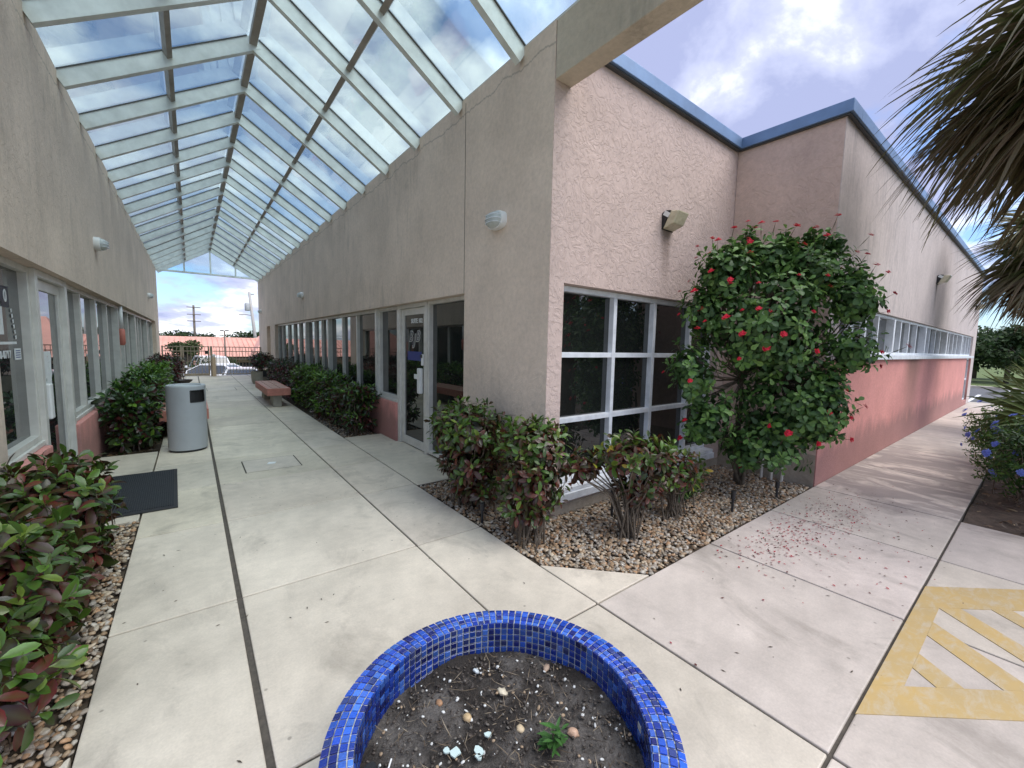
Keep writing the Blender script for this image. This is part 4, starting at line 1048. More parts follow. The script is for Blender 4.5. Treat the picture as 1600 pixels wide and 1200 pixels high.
# hedges: leaf mass over a box, denser near the surface
def hedge(name, label, x0, x1, y0, y1, h, n, young, old, red, L=.10, W=.032, per=10, xout=1, T=T_LONG, base=.12, group='croton hedges along the walkway'):
    th = thing(name, label, 'hedge', ((x0 + x1) / 2, (y0 + y1) / 2, 0), group)
    P = []; A = []
    for _ in range(n):
        y = random.uniform(y0, y1); r = random.random(); bumpy = .07 * math.sin(y * 3.1) + .05 * math.sin(y * 7.3 + 1)
        e = min(1, (min(y - y0, y1 - y)) / .25) * .12 - .12
        if r < .40: x = random.uniform(x0, x1); z = h + bumpy + e + random.uniform(-.10, .03); a = (random.gauss(0, .35), random.gauss(0, .35), 1)
        elif r < .78: x = (x0 if xout < 0 else x1) + xout * (bumpy * .7 + e + random.uniform(-.14, .05)); z = random.uniform(base, h); a = (xout * 1.0, random.gauss(0, .4), .55)
        elif r < .90: x = random.uniform(x0, x1); y = y0 + random.uniform(-.04, .12); z = random.uniform(base, h); a = (random.gauss(0, .4), -1, .5)
        else: x = random.uniform(x0, x1); z = random.uniform(base, h); a = (xout * .6, random.gauss(0, .5), .7)
        P.append((x, y, z)); A.append(a)
    P = np.array(P); A = np.array(A, float)
    V, F, C = rosettes(P, A, per, L, W, young, old, .14, T, (65, -20), redness=np.full(len(P), red) + .25 * (1 - P[:, 2] / h), curl=.35)
    link('foliage', npmesh('foliage', V, F, C), M['croton'], th)
    mb = MB()
    for _ in range(int((y1 - y0) * 16)):
        y = random.uniform(y0 + .1, y1 - .1); x = random.uniform(x0 + .15, x1 - .12); dx, dy = random.gauss(0, .08), random.gauss(0, .1)
        mb.tube([(x, y, -.05), (x + dx * .4, y + dy * .3, h * .4), (x + dx, y + dy, h * .85)], [.011, .009, .005], 5, False)
    mb.build('stems', M['bark'], th, True); return th
G_MID = np.array([(.06, .13, .02), (.09, .18, .025), (.12, .22, .03), (.04, .09, .018)])
D_OLD = np.array([(.035, .055, .018), (.05, .016, .016), (.025, .035, .014), (.08, .02, .018), (.03, .07, .018)])
hedge('croton_hedge', 'near part of the right hedge, dark green and maroon, beside the glass door', 1.98, 2.44, 6.92, 8.7, .80, 330, G_MID, D_OLD, .12, xout=-1)
hedge('croton_hedge', 'middle part of the right hedge with bright grass green narrow leaves', 1.96, 2.44, 8.7, 11.6, .90, 420, np.concatenate([G_MID, [(.12, .26, .03), (.16, .28, .04)]]), D_OLD, -.18, L=.13, W=.028, xout=-1)
hedge('croton_hedge', 'far part of the right hedge, dark maroon, behind the bench', 1.95, 2.44, 11.6, 16.2, .90, 420, G_DARK, R_OLD, .15, xout=-1)
hedge('croton_hedge', 'near part of the left hedge, dark glossy green, beside the trash can', -.93, -.46, 7.45, 9.2, .82, 300, np.concatenate([G_MID, G_DARK]), D_OLD, .0, L=.115, W=.048, xout=1, T=T_OVATE)
hedge('croton_hedge', 'middle part of the left hedge, rounded and bright green', -.93, -.44, 9.2, 13.2, .92, 480, np.concatenate([G_MID, [(.12, .25, .03)]]), D_OLD, -.3, L=.11, W=.035, xout=1)
hedge('croton_hedge', 'far part of the left hedge with dark maroon leaves near the gate', -.93, -.30, 13.6, 17.6, .98, 360, G_DARK * .8, R_OLD * .8, .35, xout=1)
# potted croton near the gate
shrub('croton_shrub', 'dark maroon croton standing in a round concrete pot beside the gate', 'shrub', (1.95, 17.2), [((1.95, 17.2, .82), (.42, .5, .34), 110, .2)], .11, .045, 12, young=G_DARK, old=R_OLD * .8, nst=30, **NB)
PT = thing('plant_pot', 'round concrete pot holding the dark maroon croton by the gate', 'plant pot', (1.95, 17.2, 0))
mb = MB(); mb.lathe([(0, 0), (.27, 0), (.31, .1), (.33, .42), (.35, .45), (.31, .45), (.29, .40), (0, .39)], (1.95, 17.2, 0), 32); mb.build('pot', M['pot'], PT, auto=True)
mb = MB(); mb.box(1.93, 2.05, 16.66, 16.72, .28, .48); mb.build('tag_plate', M['black'], PT)

# ------------------------------------------------------------------ flowering shrub (red)
def flower_mesh(col, n=11, s=.016, up=.02, stalk=0.0):
    mb_P = []; D = []
    for i in range(n):
        a = i * 2.4; r = .02 * math.sqrt(i / n); mb_P.append((r * math.cos(a), r * math.sin(a), up + random.uniform(-.006, .008)))
    P = []; DD = []; N = []
    for p in mb_P:
        for k in range(5):
            a = k * 1.2566 + p[0] * 90; P.append(p); DD.append((math.cos(a), math.sin(a), .25)); N.append((0, 0, 1))
    P = np.array(P); m = len(P)
    V, F, C = leaves(P, np.array(DD), np.array(N, float), RNG.uniform(.8, 1.2, m) * s, RNG.uniform(.8, 1.1, m) * s * .8, np.tile(col, (m, 1)) * RNG.uniform(.7, 1.25, (m, 1)), T_CARD, .1)
    if stalk:
        a = np.array([[0, 0, up]] * 2); q = leaves(a, np.array([[0, .06, -1.], [.05, 0, -1.]]), np.array([[1., 0, 0], [0, 1., 0]]), np.full(2, stalk), np.full(2, .005), np.tile((.07, .08, .03), (2, 1)), T_CARD, 0)
        V, F, C = join((V, F, C), q)
    return npmesh('flower', V, F, C)
JB = thing('flowering_shrub', 'tall dark green shrub with clusters of red flowers at the building corner', 'shrub', (5.0, 2.15, 0))
def jat():
    blobs = [((4.62, 1.85, 1.85), (.66, .66, .66), 215), ((4.88, 1.62, 1.10), (.50, .56, .64), 165), ((4.30, 2.05, 2.30), (.36, .34, .34), 75), ((4.92, 1.50, 2.36), (.34, .34, .34), 75), ((5.0, 1.20, 2.08), (.34, .26, .28), 60), ((5.02, 1.18, 1.62), (.32, .28, .28), 40), ((4.0, 2.22, 1.35), (.32, .28, .36), 46), ((4.92, 1.35, 1.05), (.32, .28, .46), 70), ((4.60, 1.80, 2.46), (.24, .26, .26), 46), ((4.8, 1.78, .55), (.50, .48, .32), 78), ((4.25, 2.1, .85), (.36, .3, .34), 56), ((4.15, 2.2, 1.95), (.26, .24, .3), 36)]
    for (x_, y_, z_) in ((4.28, 2.0, 2.62), (4.48, 1.95, 2.70), (4.72, 1.72, 2.66), (4.95, 1.55, 2.74), (5.05, 1.42, 2.66), (4.15, 2.1, 2.40), (5.12, 1.22, 2.36), (4.85, 1.66, 2.58)):
        blobs.append(((x_, y_, z_ - .06), (.05, .05, .17), 11))
    T_, A_ = [], []
    for c, r, n in blobs:
        t, d = ell_tips(c, r, n, -.9, .3); T_.append(t); A_.append(d + [0, 0, .55])
    T_ = np.concatenate(T_); A_ = np.concatenate(A_); k = (T_[:, 1] < 2.60) & (T_[:, 2] > .15); T_, A_ = T_[k], A_[k]
    yng = np.array([(.085, .18, .04), (.11, .23, .045), (.06, .135, .03), (.14, .25, .055)]); old = np.array([(.04, .10, .03), (.055, .12, .036), (.03, .075, .025)])
    V1 = rosettes(T_, A_, 11, .088, .048, yng, old, .10, T_FIDDLE, (50, -35), redness=np.full(len(T_), -.05), curl=.28, vein=(.09, .15, .05))
    link('foliage', npmesh('foliage', *V1), M['leaf'], JB)
    # branching stems
    mb = MB(); idx = RNG.permutation(len(T_))[:150]; base = np.array((5.05, 2.15, -.05))
    forks = [np.array(c) + RNG.normal(0, .05, 3) for c in ((4.75, 2.1, .6), (5.0, 1.95, .7), (4.85, 2.2, .9), (5.1, 1.8, .6), (4.8, 2.15, 1.2), (5.05, 1.8, 1.2))]
    for f in forks: mb.tube([base + RNG.normal(0, .05, 3) * [1, 1, 0], base * .55 + f * .45 + [0, 0, .05], f], [.022, .018, .014], 6, False)
    for i in idx:
        t = T_[i]; f = forks[int(np.argmin([np.linalg.norm(t - q) for q in forks]))]
        mb.tube([f, f * .5 + t * .5 + [0, 0, -.06], t - unit(A_[i]) * .1, t], [.010, .008, .005, .003], 5, False)
    mb.build('branches', M['bark'], JB, True)
    # flower clusters stand proud of the crown
    me = flower_mesh((.56, .018, .045), 9, .015, .02, .14); me.materials.append(M['petal']); out = unit(A_)
    cen = np.array((4.6, 1.8, 1.6)); view = unit(np.array((0, 0, 1.55)) - T_)
    score = ((T_ - cen) * out).sum(1) + RNG.normal(0, .35, len(T_)) + .5 * (out * view).sum(1)
    vis = np.argsort(-score)
    chosen = []
    for i in vis:
        if all(np.linalg.norm(T_[i] - T_[j]) > .15 for j in chosen): chosen.append(i)
        if len(chosen) >= 85: break
    for i in chosen:
        p = T_[i] + out[i] * random.uniform(.05, .13) + np.array((0, 0, .03))
        o = bpy.data.objects.new('flower_cluster', me); COL.objects.link(o); o.parent = JB
        o.location = Vector(p) - JB.location
        o.rotation_euler = Vector(out[i] + np.array((0, -.2, .5))).to_track_quat('Z', 'Y').to_euler(); s = random.uniform(.65, 1.3); o.scale = (s, s, s * random.uniform(.9, 1.2))
jat()
# small green plant under the shrub
shrub('fern_clump', 'low green ferny clump at the foot of the red flowering shrub', 'plant', (4.0, 2.25), [((4.0, 2.25, .16), (.26, .2, .14), 40, -.6)], .09, .02, 10, young=G_MID * .8, old=G_DARK, nst=8, mat='leaf', T=T_LONG)

# ------------------------------------------------------------------ blue plumbago shrubs
BLUE = (.20, .27, .72)
def plumbago(label, c, r, n, fl):
    t = thing('plumbago_shrub', label, 'shrub', (c[0], c[1], 0), 'blue flowered shrubs by the side walkway')
    tp, d = ell_tips(c, r, n, -.7, .4)
    V = rosettes(tp, d + [0, 0, .4], 12, .05, .02, np.array([(.06, .13, .025), (.09, .17, .03), (.04, .10, .02)]), np.array([(.025, .06, .016), (.035, .08, .02)]), .12, T_LONG, (55, -30), curl=.2, redness=np.full(len(tp), -.1))
    link('foliage', npmesh('foliage', *V), M['leaf'], t)
    stems_mesh((c[0], c[1], 0), tp, 30, .006, .12).build('stems', M['bark'], t, True)
    me = flower_mesh(BLUE, 12, .017, .02); me.materials.append(M['petal'])
    for i in RNG.permutation(len(tp))[:fl]:
        u = unit(d[i] + np.array((-.25, .1, .35)))
        o = bpy.data.objects.new('flower_cluster', me); COL.objects.link(o); o.parent = t
        o.location = Vector(tp[i] + u * .04) - t.location; o.rotation_euler = Vector(u).to_track_quat('Z', 'Y').to_euler(); s = random.uniform(.9, 1.5); o.scale = (s, s, s)
plumbago('blue flowered plumbago nearest the yellow marking, spilling over the walkway edge', (7.15, -.02, .44), (.80, .56, .50), 420, 46)
plumbago('blue flowered plumbago under the fan palm, overhanging the walkway', (9.3, .16, .45), (1.1, .62, .48), 420, 40)
plumbago('blue flowered plumbago farthest along the side walkway', (12.4, .05, .38), (1.5, .6, .42), 360, 26)

# ------------------------------------------------------------------ palms
def fan_frond(org, dirv, R_, seg=42, span=250, w=.028, droop=.35, cols=((.06, .085, .025), (.09, .11, .035)), petiole=.6, split=.5, roll=0.0, tipcol=None, pw=.012):
    """fan leaf: petiole then blades radiating in a plane, tips sagging under gravity"""
    org = np.array(org, float); d = unit(np.array(dirv, float)); side = np.cross(d, (0, 0, 1.)); side = unit(side) if np.linalg.norm(side) > .05 else np.array((1., 0, 0))
    up = np.cross(side, d); c, s_ = math.cos(roll), math.sin(roll); side, up = side * c + up * s_, up * c - side * s_
    hub = org + d * petiole + np.array((0, 0, -.10 * petiole))
    V = []; F = []; C = []; rows = [0, .18, .4, .6, .78, .92, 1.0]; wid = [.35, .8, 1.0, .8, .5, .25, .04]
    for k in range(seg):
        a = R(-span / 2 + span * (k + .5) / seg) + random.gauss(0, .02)
        rd = d * math.cos(a) + side * math.sin(a) + up * (.10 * math.cos(a * 2) + random.gauss(0, .05)); rd = unit(rd)
        L = R_ * (1.0 - .35 * (abs(a) / math.pi) ** 1.5) * random.uniform(.88, 1.06); tw = unit(np.cross(rd, up) + up * random.gauss(0, .25))
        col = np.array(cols[random.randrange(len(cols))]) * random.uniform(.7, 1.3); b = len(V)
        dr = droop * random.uniform(.6, 1.5); sx = random.gauss(0, .06)
        for t, ww in zip(rows, wid):
            p = hub + rd * (L * t); g = max(0, t - .25) ** 2 * dr * L * 1.6; p = p + np.array((0, 0, -g)) + side * sx * t * t
            hw = w * ww * (1 if t < split else .8)
            V += [p - tw * hw + up * hw * .5, p, p + tw * hw + up * hw * .5]
            cc = col if tipcol is None or t < .6 else col * .4 + np.array(tipcol) * .6
            C += [cc] * 3
        for i in range(len(rows) - 1): q = b + i * 3; F += [(q, q + 1, q + 4, q + 3), (q + 1, q + 2, q + 5, q + 4)]
    # petiole as a thin strip
    b = len(V); up2 = np.array((0, 0, 1.)); pc = np.array((.10, .11, .045))
    for t in (0, .5, 1.0):
        p = org + (hub - org) * t + np.array((0, 0, .06 * math.sin(t * math.pi))) ; V += [p - side * pw * 1.2, p + up * pw, p + side * pw * 1.2, p - up * pw]; C += [pc] * 4
    for i in range(2):
        for j in range(4): F.append((b + i * 4 + j, b + i * 4 + (j + 1) % 4, b + i * 4 + 4 + (j + 1) % 4, b + i * 4 + 4 + j))
    return np.array(V), np.array(F), np.array(C)
def palm(label, base, h, fronds, group='fan palms beside the walkway', tr=.17):
    t = thing('fan_palm', label, 'palm', (base[0], base[1], 0), group)
    mb = MB(); pts = []; rad = []
    for i in range(26):
        z = -.1 + (h + .1) * i / 25; pts.append((base[0] + .04 * math.sin(z * .7), base[1], z)); rad.append(tr * (1.12 - .15 * i / 25) * (1 + .06 * (i % 2)))
    mb.tube(pts, rad, 14); mb.build('trunk', M['darkbark'], t, True)
    for fr in fronds:
        link('frond', npmesh('frond', *fr), M['palmleaf'], t)
    return t
GRN = ((.08, .12, .03), (.11, .15, .04), (.14, .165, .055)); BRN = ((.13, .09, .045), (.10, .065, .035), (.17, .13, .08)); MIXC = ((.09, .12, .035), (.12, .13, .045), (.14, .11, .055))
def crown(c, R_, specs):
    out = []
    for az, el, cols, dr, pet, rs in specs:
        a, e = R(az), R(el); d = (math.cos(a) * math.cos(e), math.sin(a) * math.cos(e), math.sin(e))
        out.append(fan_frond(c, d, R_ * rs, 40, 230, .036, dr, cols, pet, roll=random.gauss(0, .3), tipcol=(.16, .11, .07)))
    return out
P1 = (6.2, -.46, 4.12)
sp = []
for az in range(0, 360, 20): sp.append((az + random.uniform(-8, 8), random.uniform(8, 58), GRN, .6, .68, random.uniform(1.02, 1.18)))
for az in range(6, 360, 18): sp.append((az + random.uniform(-8, 8), random.uniform(-22, 10), MIXC, .55, .55, random.uniform(.95, 1.12)))
for az in range(3, 360, 20): sp.append((az + random.uniform(-8, 8), random.uniform(-48, -22), MIXC, .5, .5, random.uniform(.75, .95)))
for az in range(12, 360, 24): sp.append((az + random.uniform(-10, 10), random.uniform(-78, -50), BRN, .35, .4, random.uniform(.6, .8)))
palm('tall fan palm with shaggy drooping fronds hanging into the upper right corner', (6.2, -.46), 4.15, crown(P1, 1.15, sp), tr=.16)
P2 = (12.9, -.12, 3.6); sp = []
for az in range(0, 360, 24): sp.append((az, random.uniform(5, 50), GRN, .4, .6, 1.0))
for az in range(10, 360, 24): sp.append((az, random.uniform(-45, -5), MIXC, .5, .5, 1.0))
for az in range(20, 360, 30): sp.append((az, random.uniform(-80, -55), BRN, .3, .4, .9))
palm('second fan palm with brown hanging fronds farther down the side walkway', (12.9, -.12), 3.65, crown(P2, 1.1, sp))
P3 = (8.6, -.62, .66); fr = []
for az, el, ro in ((170, 30, 0), (200, 45, .3), (150, 62, 1.0), (112, 38, 1.35), (96, 58, 1.5), (84, 22, 1.4), (128, 12, 1.1), (230, 30, 0), (60, 40, 1.2), (270, 40, .8), (300, 55, .3), (0, 40, .2), (100, 80, 1.5)):
    a, e = R(az), R(el); fr.append(fan_frond(P3, (math.cos(a) * math.cos(e), math.sin(a) * math.cos(e), math.sin(e)), .80, 40, 270, .026, .06, GRN, .62, roll=ro))
palm('low young fan palm with stiff green fans behind the blue flowers', (8.6, -.62), .7, fr, tr=.09)

# ------------------------------------------------------------------ trees
def tree(name, label, base, h, r, n, cols, leaf=.22, group=None, trunk=.14, zc=.58, flat=.75, holes=True):
    t = thing(name, label, 'tree', base, group)
    b = np.array(base); c = b + [0, 0, h * zc]
    mb = MB(); mb.tube([b + [0, 0, -.3], b + [.03 * h, 0, h * .3], c], [trunk, trunk * .75, trunk * .4], 8)
    lobes = []
    for _ in range(11):
        d = unit(RNG.normal(0, 1, 3)); d[2] = abs(d[2]) * .9 - .35; lobes.append((c + d * np.array((r, r, h * (1 - zc))) * RNG.uniform(.45, .8), RNG.uniform(.3, .5) * r))
        mb.tube([b + [0, 0, h * RNG.uniform(.25, .45)], (c + lobes[-1][0]) / 2 + RNG.normal(0, .1, 3), lobes[-1][0]], [trunk * .4, trunk * .25, trunk * .1], 5, False)
    mb.build('trunk', M['darkbark'], t, True)
    P = []
    for q, rr in lobes:
        m = n // 11; d = unit(RNG.normal(0, 1, (m, 3))); P.append(q + d * rr * (RNG.random((m, 1)) ** .45) * [1, 1, flat])
    P = np.concatenate(P); m = len(P); lt = RNG.integers(0, len(cols), m)
    C = np.array(cols)[lt] * RNG.uniform(.6, 1.35, (m, 1)); L = leaf * RNG.uniform(.6, 1.3, m)
    V = leaves(P, RNG.normal(0, 1, (m, 3)), RNG.normal(0, .6, (m, 3)) + [0, 0, 1], L, L * .6, C, T_CARD, .15)
    link('crown', npmesh('crown', *V), M['farleaf'], t); return t
DK = [(.028, .055, .02), (.04, .075, .025), (.055, .09, .03), (.02, .04, .015)]
OL = [(.05, .075, .03), (.07, .10, .035), (.09, .11, .045)]
tree('broadleaf_tree', 'leafy tree in front of the salmon roof left of the wooden pole', (-.35, 36, -2.05), 4.4, 1.15, 3000, OL, .16)
for i, (x, y, h, r) in enumerate(((-8.2, 118, 4.9, 4.2), (-2.0, 122, 4.7, 4.4), (3.2, 125, 4.6, 4.0), (9.5, 120, 5.2, 4.5), (14, 118, 5.6, 4.2))):
    tree('broadleaf_tree', ['dark tree at the left end of the far tree line', 'dark tree in the far tree line behind the wooden pole', 'low dark tree in the middle of the far tree line', 'dark tree in the far tree line left of the concrete pole', 'dark tree at the right end of the far tree line'][i], (x, y, -2.4), h + 1.6, r, 1600, DK, .55, 'trees on the far skyline', .3)
tree('broadleaf_tree', 'rounded dark tree behind the concrete utility pole at the end of the walkway', (7.4, 66, -2.4), 5.6, 2.2, 2600, DK, .26)
for i, (x, y, h, r) in enumerate(((39, 5.2, 4.6, 2.5), (40, 1.6, 4.9, 2.8), (43, -2.6, 4.4, 2.8), (39.5, 9.6, 4.4, 2.6), (46, 3.4, 5.2, 3.0))):
    tree('broadleaf_tree', ['dense tree beyond the road beside the far facade corner', 'dense dark tree beyond the road just left of the fan palm', 'dense tree beyond the road hidden partly by the fan palm', 'tree beyond the road mostly behind the side facade', 'taller tree at the back of the grove beyond the road'][i], (x, y, -.14), h, r, 4200, DK + OL[:1], .26, 'trees beyond the road', zc=.40)
for i, (x, y, h, r) in enumerate(((8.5, -6.5, 4.0, 1.5), (12.8, -7.5, 4.4, 1.6), (17, -6.5, 4.2, 1.6))):
    tree('broadleaf_tree', ['leafy tree across the parking area facing the corner window', 'middle leafy tree across the parking area from the side facade', 'farther leafy tree across the parking area from the side facade'][i], (x, y, -.14), h, r, 1500, OL + DK, .2, 'trees facing the rose building')
for i, (x, y, r) in enumerate(((.5, 31.5, .9), (2.1, 37.0, .8), (-1.6, 31, 1.0))):
    t = thing('round_shrub', ['dark clipped shrub behind the cars and the gate', 'dark shrub beneath the eave of the salmon roof', 'dark shrub behind the left fence panel'][i], 'shrub', (x, y, gz(x, y)), 'shrubs by the lower car park')
    c = np.array((x, y, gz(x, y) + .9)); m = 1500; d = unit(RNG.normal(0, 1, (m, 3)))
    V = leaves(c + d * (RNG.random((m, 1)) ** .3) * [r, r * .7, .95], RNG.normal(0, 1, (m, 3)), d + [0, 0, .5], RNG.uniform(.08, .16, m), RNG.uniform(.05, .09, m), np.array(DK)[RNG.integers(0, 4, m)], T_CARD, .1)
    link('foliage', npmesh('foliage', *V), M['farleaf'], t)
    mb = MB(); mb.tube([(x, y, gz(x, y) - .1), (x, y, gz(x, y) + .7)], .06, 6); mb.build('stem', M['bark'], t)

# ------------------------------------------------------------------ beyond the gate
FB = thing('low_building', 'long low building with a salmon metal roof beyond the car park', 'building', (3, 44, -2.35))
zb, ze = -2.35, .05
mb = MB(); mb.box(-9, 12, 41.2, 52, zb - .2, ze); mb.build('wall', M['farwall'], FB)
mb = MB()
def roofhip(x0, x1, y0, y1, z0, z1, inset):
    n = len(mb.v); ym = (y0 + y1) / 2
    mb.v += [(x0, y0, z0), (x1, y0, z0), (x1, y1, z0), (x0, y1, z0), (x0 + inset, ym, z1), (x1 - inset, ym, z1)]
    for q in ((0, 1, 5, 4), (1, 2, 5), (2, 3, 4, 5), (3, 0, 4), (0, 3, 2, 1)): mb.face([n + i for i in q])
roofhip(-9.8, 12.6, 40.3, 53, ze + .12, 1.72, 1.0); mb.build('roof', M['roof'], FB)
mb = MB(); roofhip(3.7, 12.4, 38.6, 52.9, ze + .13, 2.95, 2.6); mb.build('roof', M['roof'], FB)
mb = MB()
for i in range(60): x = -9.6 + i * .37; mb.bar((x, 40.35, ze + .165), (x, 46.4, 1.73), .03, .03)
mb.build('roof_seams', M['roof'], FB)
mb = MB(); mb.box(-9.7, 12.5, 40.4, 41.15, ze - .16, ze + .1); mb.build('shaded_soffit', M['darkbark'], FB)  # dark colour on the soffit paints in the shadow band under the eave
for i in range(9):
    mb = MB(); x = -7.5 + i * 2.1; mb.box(x, x + 1.2, 41.14, 41.2, zb + .9, zb + 2.0); mb.build('window', M['pane'], FB)
UP = thing('utility_pole', 'tall brown wooden utility pole with three crossarms', 'utility pole', (.72, 120, -2.4), 'utility poles beyond the walkway')
mb = MB(); mb.tube([(.72, 120, -2.6), (.72, 120, 9.1)], [.28, .2], 10); mb.build('pole', M['wood'], UP, True)
for z in (8.6, 7.0, 5.5): mb = MB(); mb.box(-.55, 2.0, 119.7, 119.85, z - .08, z + .08); mb.build('crossarm', M['wood'], UP)
UP = thing('utility_pole', 'grey concrete utility pole with transformer and lamp arm near the right wall', 'utility pole', (6.75, 62, -2.4), 'utility poles beyond the walkway')
mb = MB(); mb.tube([(6.85, 62, -2.6), (6.0, 62, 7.5)], [.22, .15], 10); mb.build('pole', M['pole_grey'], UP, True)
mb = MB(); mb.lathe([(.0, 5.15), (.26, 5.15), (.28, 5.25), (.28, 6.0), (.2, 6.1), (0, 6.12)], (5.72, 61.8, 0), 16); mb.build('transformer', plain('grey_transformer', (.34, .36, .37), .5), UP, True)
mb = MB(); mb.tube([(6.2, 62, 4.6), (5.6, 62, 4.68), (5.0, 62, 4.66)], .05, 6); mb.box(4.8, 5.3, 61.9, 62.1, 4.56, 4.68); mb.build('lamp_arm', M['pole_grey'], UP)
mb = MB(); mb.box(6.0, 6.5, 61.95, 62.05, 7.2, 7.28); mb.build('crossarm', M['wood'], UP)
WR = thing('power_line', 'thin power lines strung between the poles above the salmon roof', 'wires', (3, 61, 1))
for k, (za, zb_) in enumerate(((2.35, 2.1), (2.0, 1.75), (1.55, 1.5))):
    mb = MB(); mb.tube([(-12 + i * 3.2, 61.5, za + (zb_ - za) * i / 8 - .25 * math.sin(math.pi * i / 8)) for i in range(9)], .018, 5); mb.build('wire', M['black'], WR)
SL = thing('lamp_post', 'slim brown parking lot lamp post with twin heads', 'lamp post', (2.0, 38, gz(2, 38)))
mb = MB(); mb.tube([(2.0, 38, gz(2, 38) - .1), (2.0, 38, 2.2)], [.07, .05], 8); mb.build('pole', M['wood'], SL, True)
mb = MB(); mb.box(1.72, 1.95, 37.9, 38.1, 2.16, 2.24); mb.box(2.05, 2.28, 37.9, 38.1, 2.16, 2.24); mb.build('lamp_head', M['black'], SL, bev=.01)

def car(label, x, y, rz, kind):
    z0 = gz(x, y) + .02
    t = thing('parked_car', label, 'car', (x, y, z0), 'white cars parked below the gate'); t.rotation_euler = (0, 0, rz)
    L, W = (4.6, .9) if kind == 'sedan' else (4.7, .96)
    if kind == 'sedan': deck = [(-2.3, .55, .70), (-2.2, .9, .84), (-1.4, 1.0, .9), (1.0, .98, .9), (2.0, .80, .84), (2.3, .55, .66)]; roof = [(-1.75, .97), (-.85, 1.44), (.35, 1.46), (1.25, .95)]
    else: deck = [(-2.35, .65, .8), (-2.3, 1.05, .92), (-1.4, 1.1, .96), (1.1, 1.1, .96), (2.1, .95, .88), (2.35, .65, .7)]; roof = [(-2.25, 1.06), (-1.95, 1.74), (.35, 1.78), (1.2, 1.06)]
    mb = MB(); k = 10; zl = .24
    for xx, zt, hw in deck:
        ring_ = [(-hw * .92, zl), (-hw, zl + .2), (-hw, zt - .14), (-hw * .93, zt - .03), (-hw * .6, zt), (hw * .6, zt), (hw * .93, zt - .03), (hw, zt - .14), (hw, zl + .2), (hw * .92, zl)]
        mb.v += [(xx, a, b) for a, b in ring_]
    for i in range(len(deck) - 1):
        for j in range(k): a = i * k + j; b = i * k + (j + 1) % k; mb.face([a, b, b + k, a + k])
    mb.face(list(range(k))); mb.face([(len(deck) - 1) * k + j for j in reversed(range(k))])
    def add(mb, nm, m, par, **kw):
        me = mb.mesh(nm); mm = m if isinstance(m, list) else [m]
        for q in mm: me.materials.append(q)
        o = bpy.data.objects.new(nm, me); COL.objects.link(o); o.parent = par
        if kw.get('bev'): b = o.modifiers.new('b', 'BEVEL'); b.width = kw['bev']; b.segments = 2
        if kw.get('smooth'): me.polygons.foreach_set('use_smooth', [True] * len(me.polygons))
        return o
    body = add(mb, 'body', M['carwhite'], t, bev=.03)
    hb, ht = W * .90, W * .66
    mb = MB(); wsec = [(roof[0], hb), (roof[1], ht), (roof[2], ht), (roof[3], hb)]
    mb.v = [(x_, -h_, z_) for (x_, z_), h_ in wsec] + [(x_, h_, z_) for (x_, z_), h_ in wsec]
    for q in ((0, 1, 2, 3), (7, 6, 5, 4), (0, 4, 5, 1), (1, 5, 6, 2), (2, 6, 7, 3), (3, 7, 4, 0)): mb.face(list(q))
    add(mb, 'windows', M['carglass'], t)
    mb = MB(); (xa, za), (xb, zb2) = roof[1], roof[2]
    mb.box(xa - .02, xb + .02, -ht - .015, ht + .015, za - .03, zb2 + .035)
    for s in (-1, 1):
        mb.bar((roof[0][0], s * (hb + .008), roof[0][1]), (roof[1][0], s * (ht + .008), roof[1][1]), .09, .05); mb.bar((roof[3][0], s * (hb + .008), roof[3][1]), (roof[2][0], s * (ht + .008), roof[2][1]), .07, .05)
        xm = (xa + xb) / 2; mb.bar((xm, s * (hb + .006), roof[0][1]), (xm, s * (ht + .006), za), .09, .03)
    add(mb, 'roof', M['carwhite'], t, bev=.02)
    for xx in (-1.4, 1.42):
        for s in (-1, 1):
            mb = MB(); yy = s * (W - .10); mb.lathe([(.20, -.1), (.32, -.1), (.34, -.06), (.34, .06), (.32, .1), (.20, .1)], (xx, yy, .33), 20, axis='y'); wh = add(mb, 'wheel', M['rubber'], t, smooth=True)
            mb = MB(); mb.lathe([(.0, .08 * s), (.12, .09 * s), (.21, .06 * s), (.21, -.06 * s)], (xx, yy, .33), 16, axis='y'); add(mb, 'rim', M['chrome'], wh, smooth=True)
    for s in (-1, 1):
        zz_ = deck[0][1] + .12
        mb = MB(); mb.box(-L / 2 - .0, -L / 2 + .14, s * W * .5 if s > 0 else -W * .82, s * W * .82 if s > 0 else -W * .5, zz_ - .05, zz_ + .1); add(mb, 'taillight', M['redlens'], t, bev=.02)
        zz_ = deck[-1][1] + .04
        mb = MB(); mb.box(L / 2 - .16, L / 2 + .01, s * W * .45 if s > 0 else -W * .8, s * W * .8 if s > 0 else -W * .45, zz_ - .08, zz_ + .06); add(mb, 'headlight', M['lens'], t, bev=.02)
        mb = MB(); mb.box(.85, 1.05, s * (W + .02) if s > 0 else -W - .18, s * (W + .18) if s > 0 else -W - .02, .98, 1.12); add(mb, 'mirror', M['carwhite'], t, bev=.02)
    return t
car('white sport utility car parked farthest behind the gate', .85, 33.6, R(97), 'suv')
car('white sedan parked at an angle in the middle behind the gate', .95, 29.2, R(152), 'sedan')
car('white sedan nearest behind the right fence panel, rear window towards the gate', 1.95, 25.0, R(88), 'sedan')

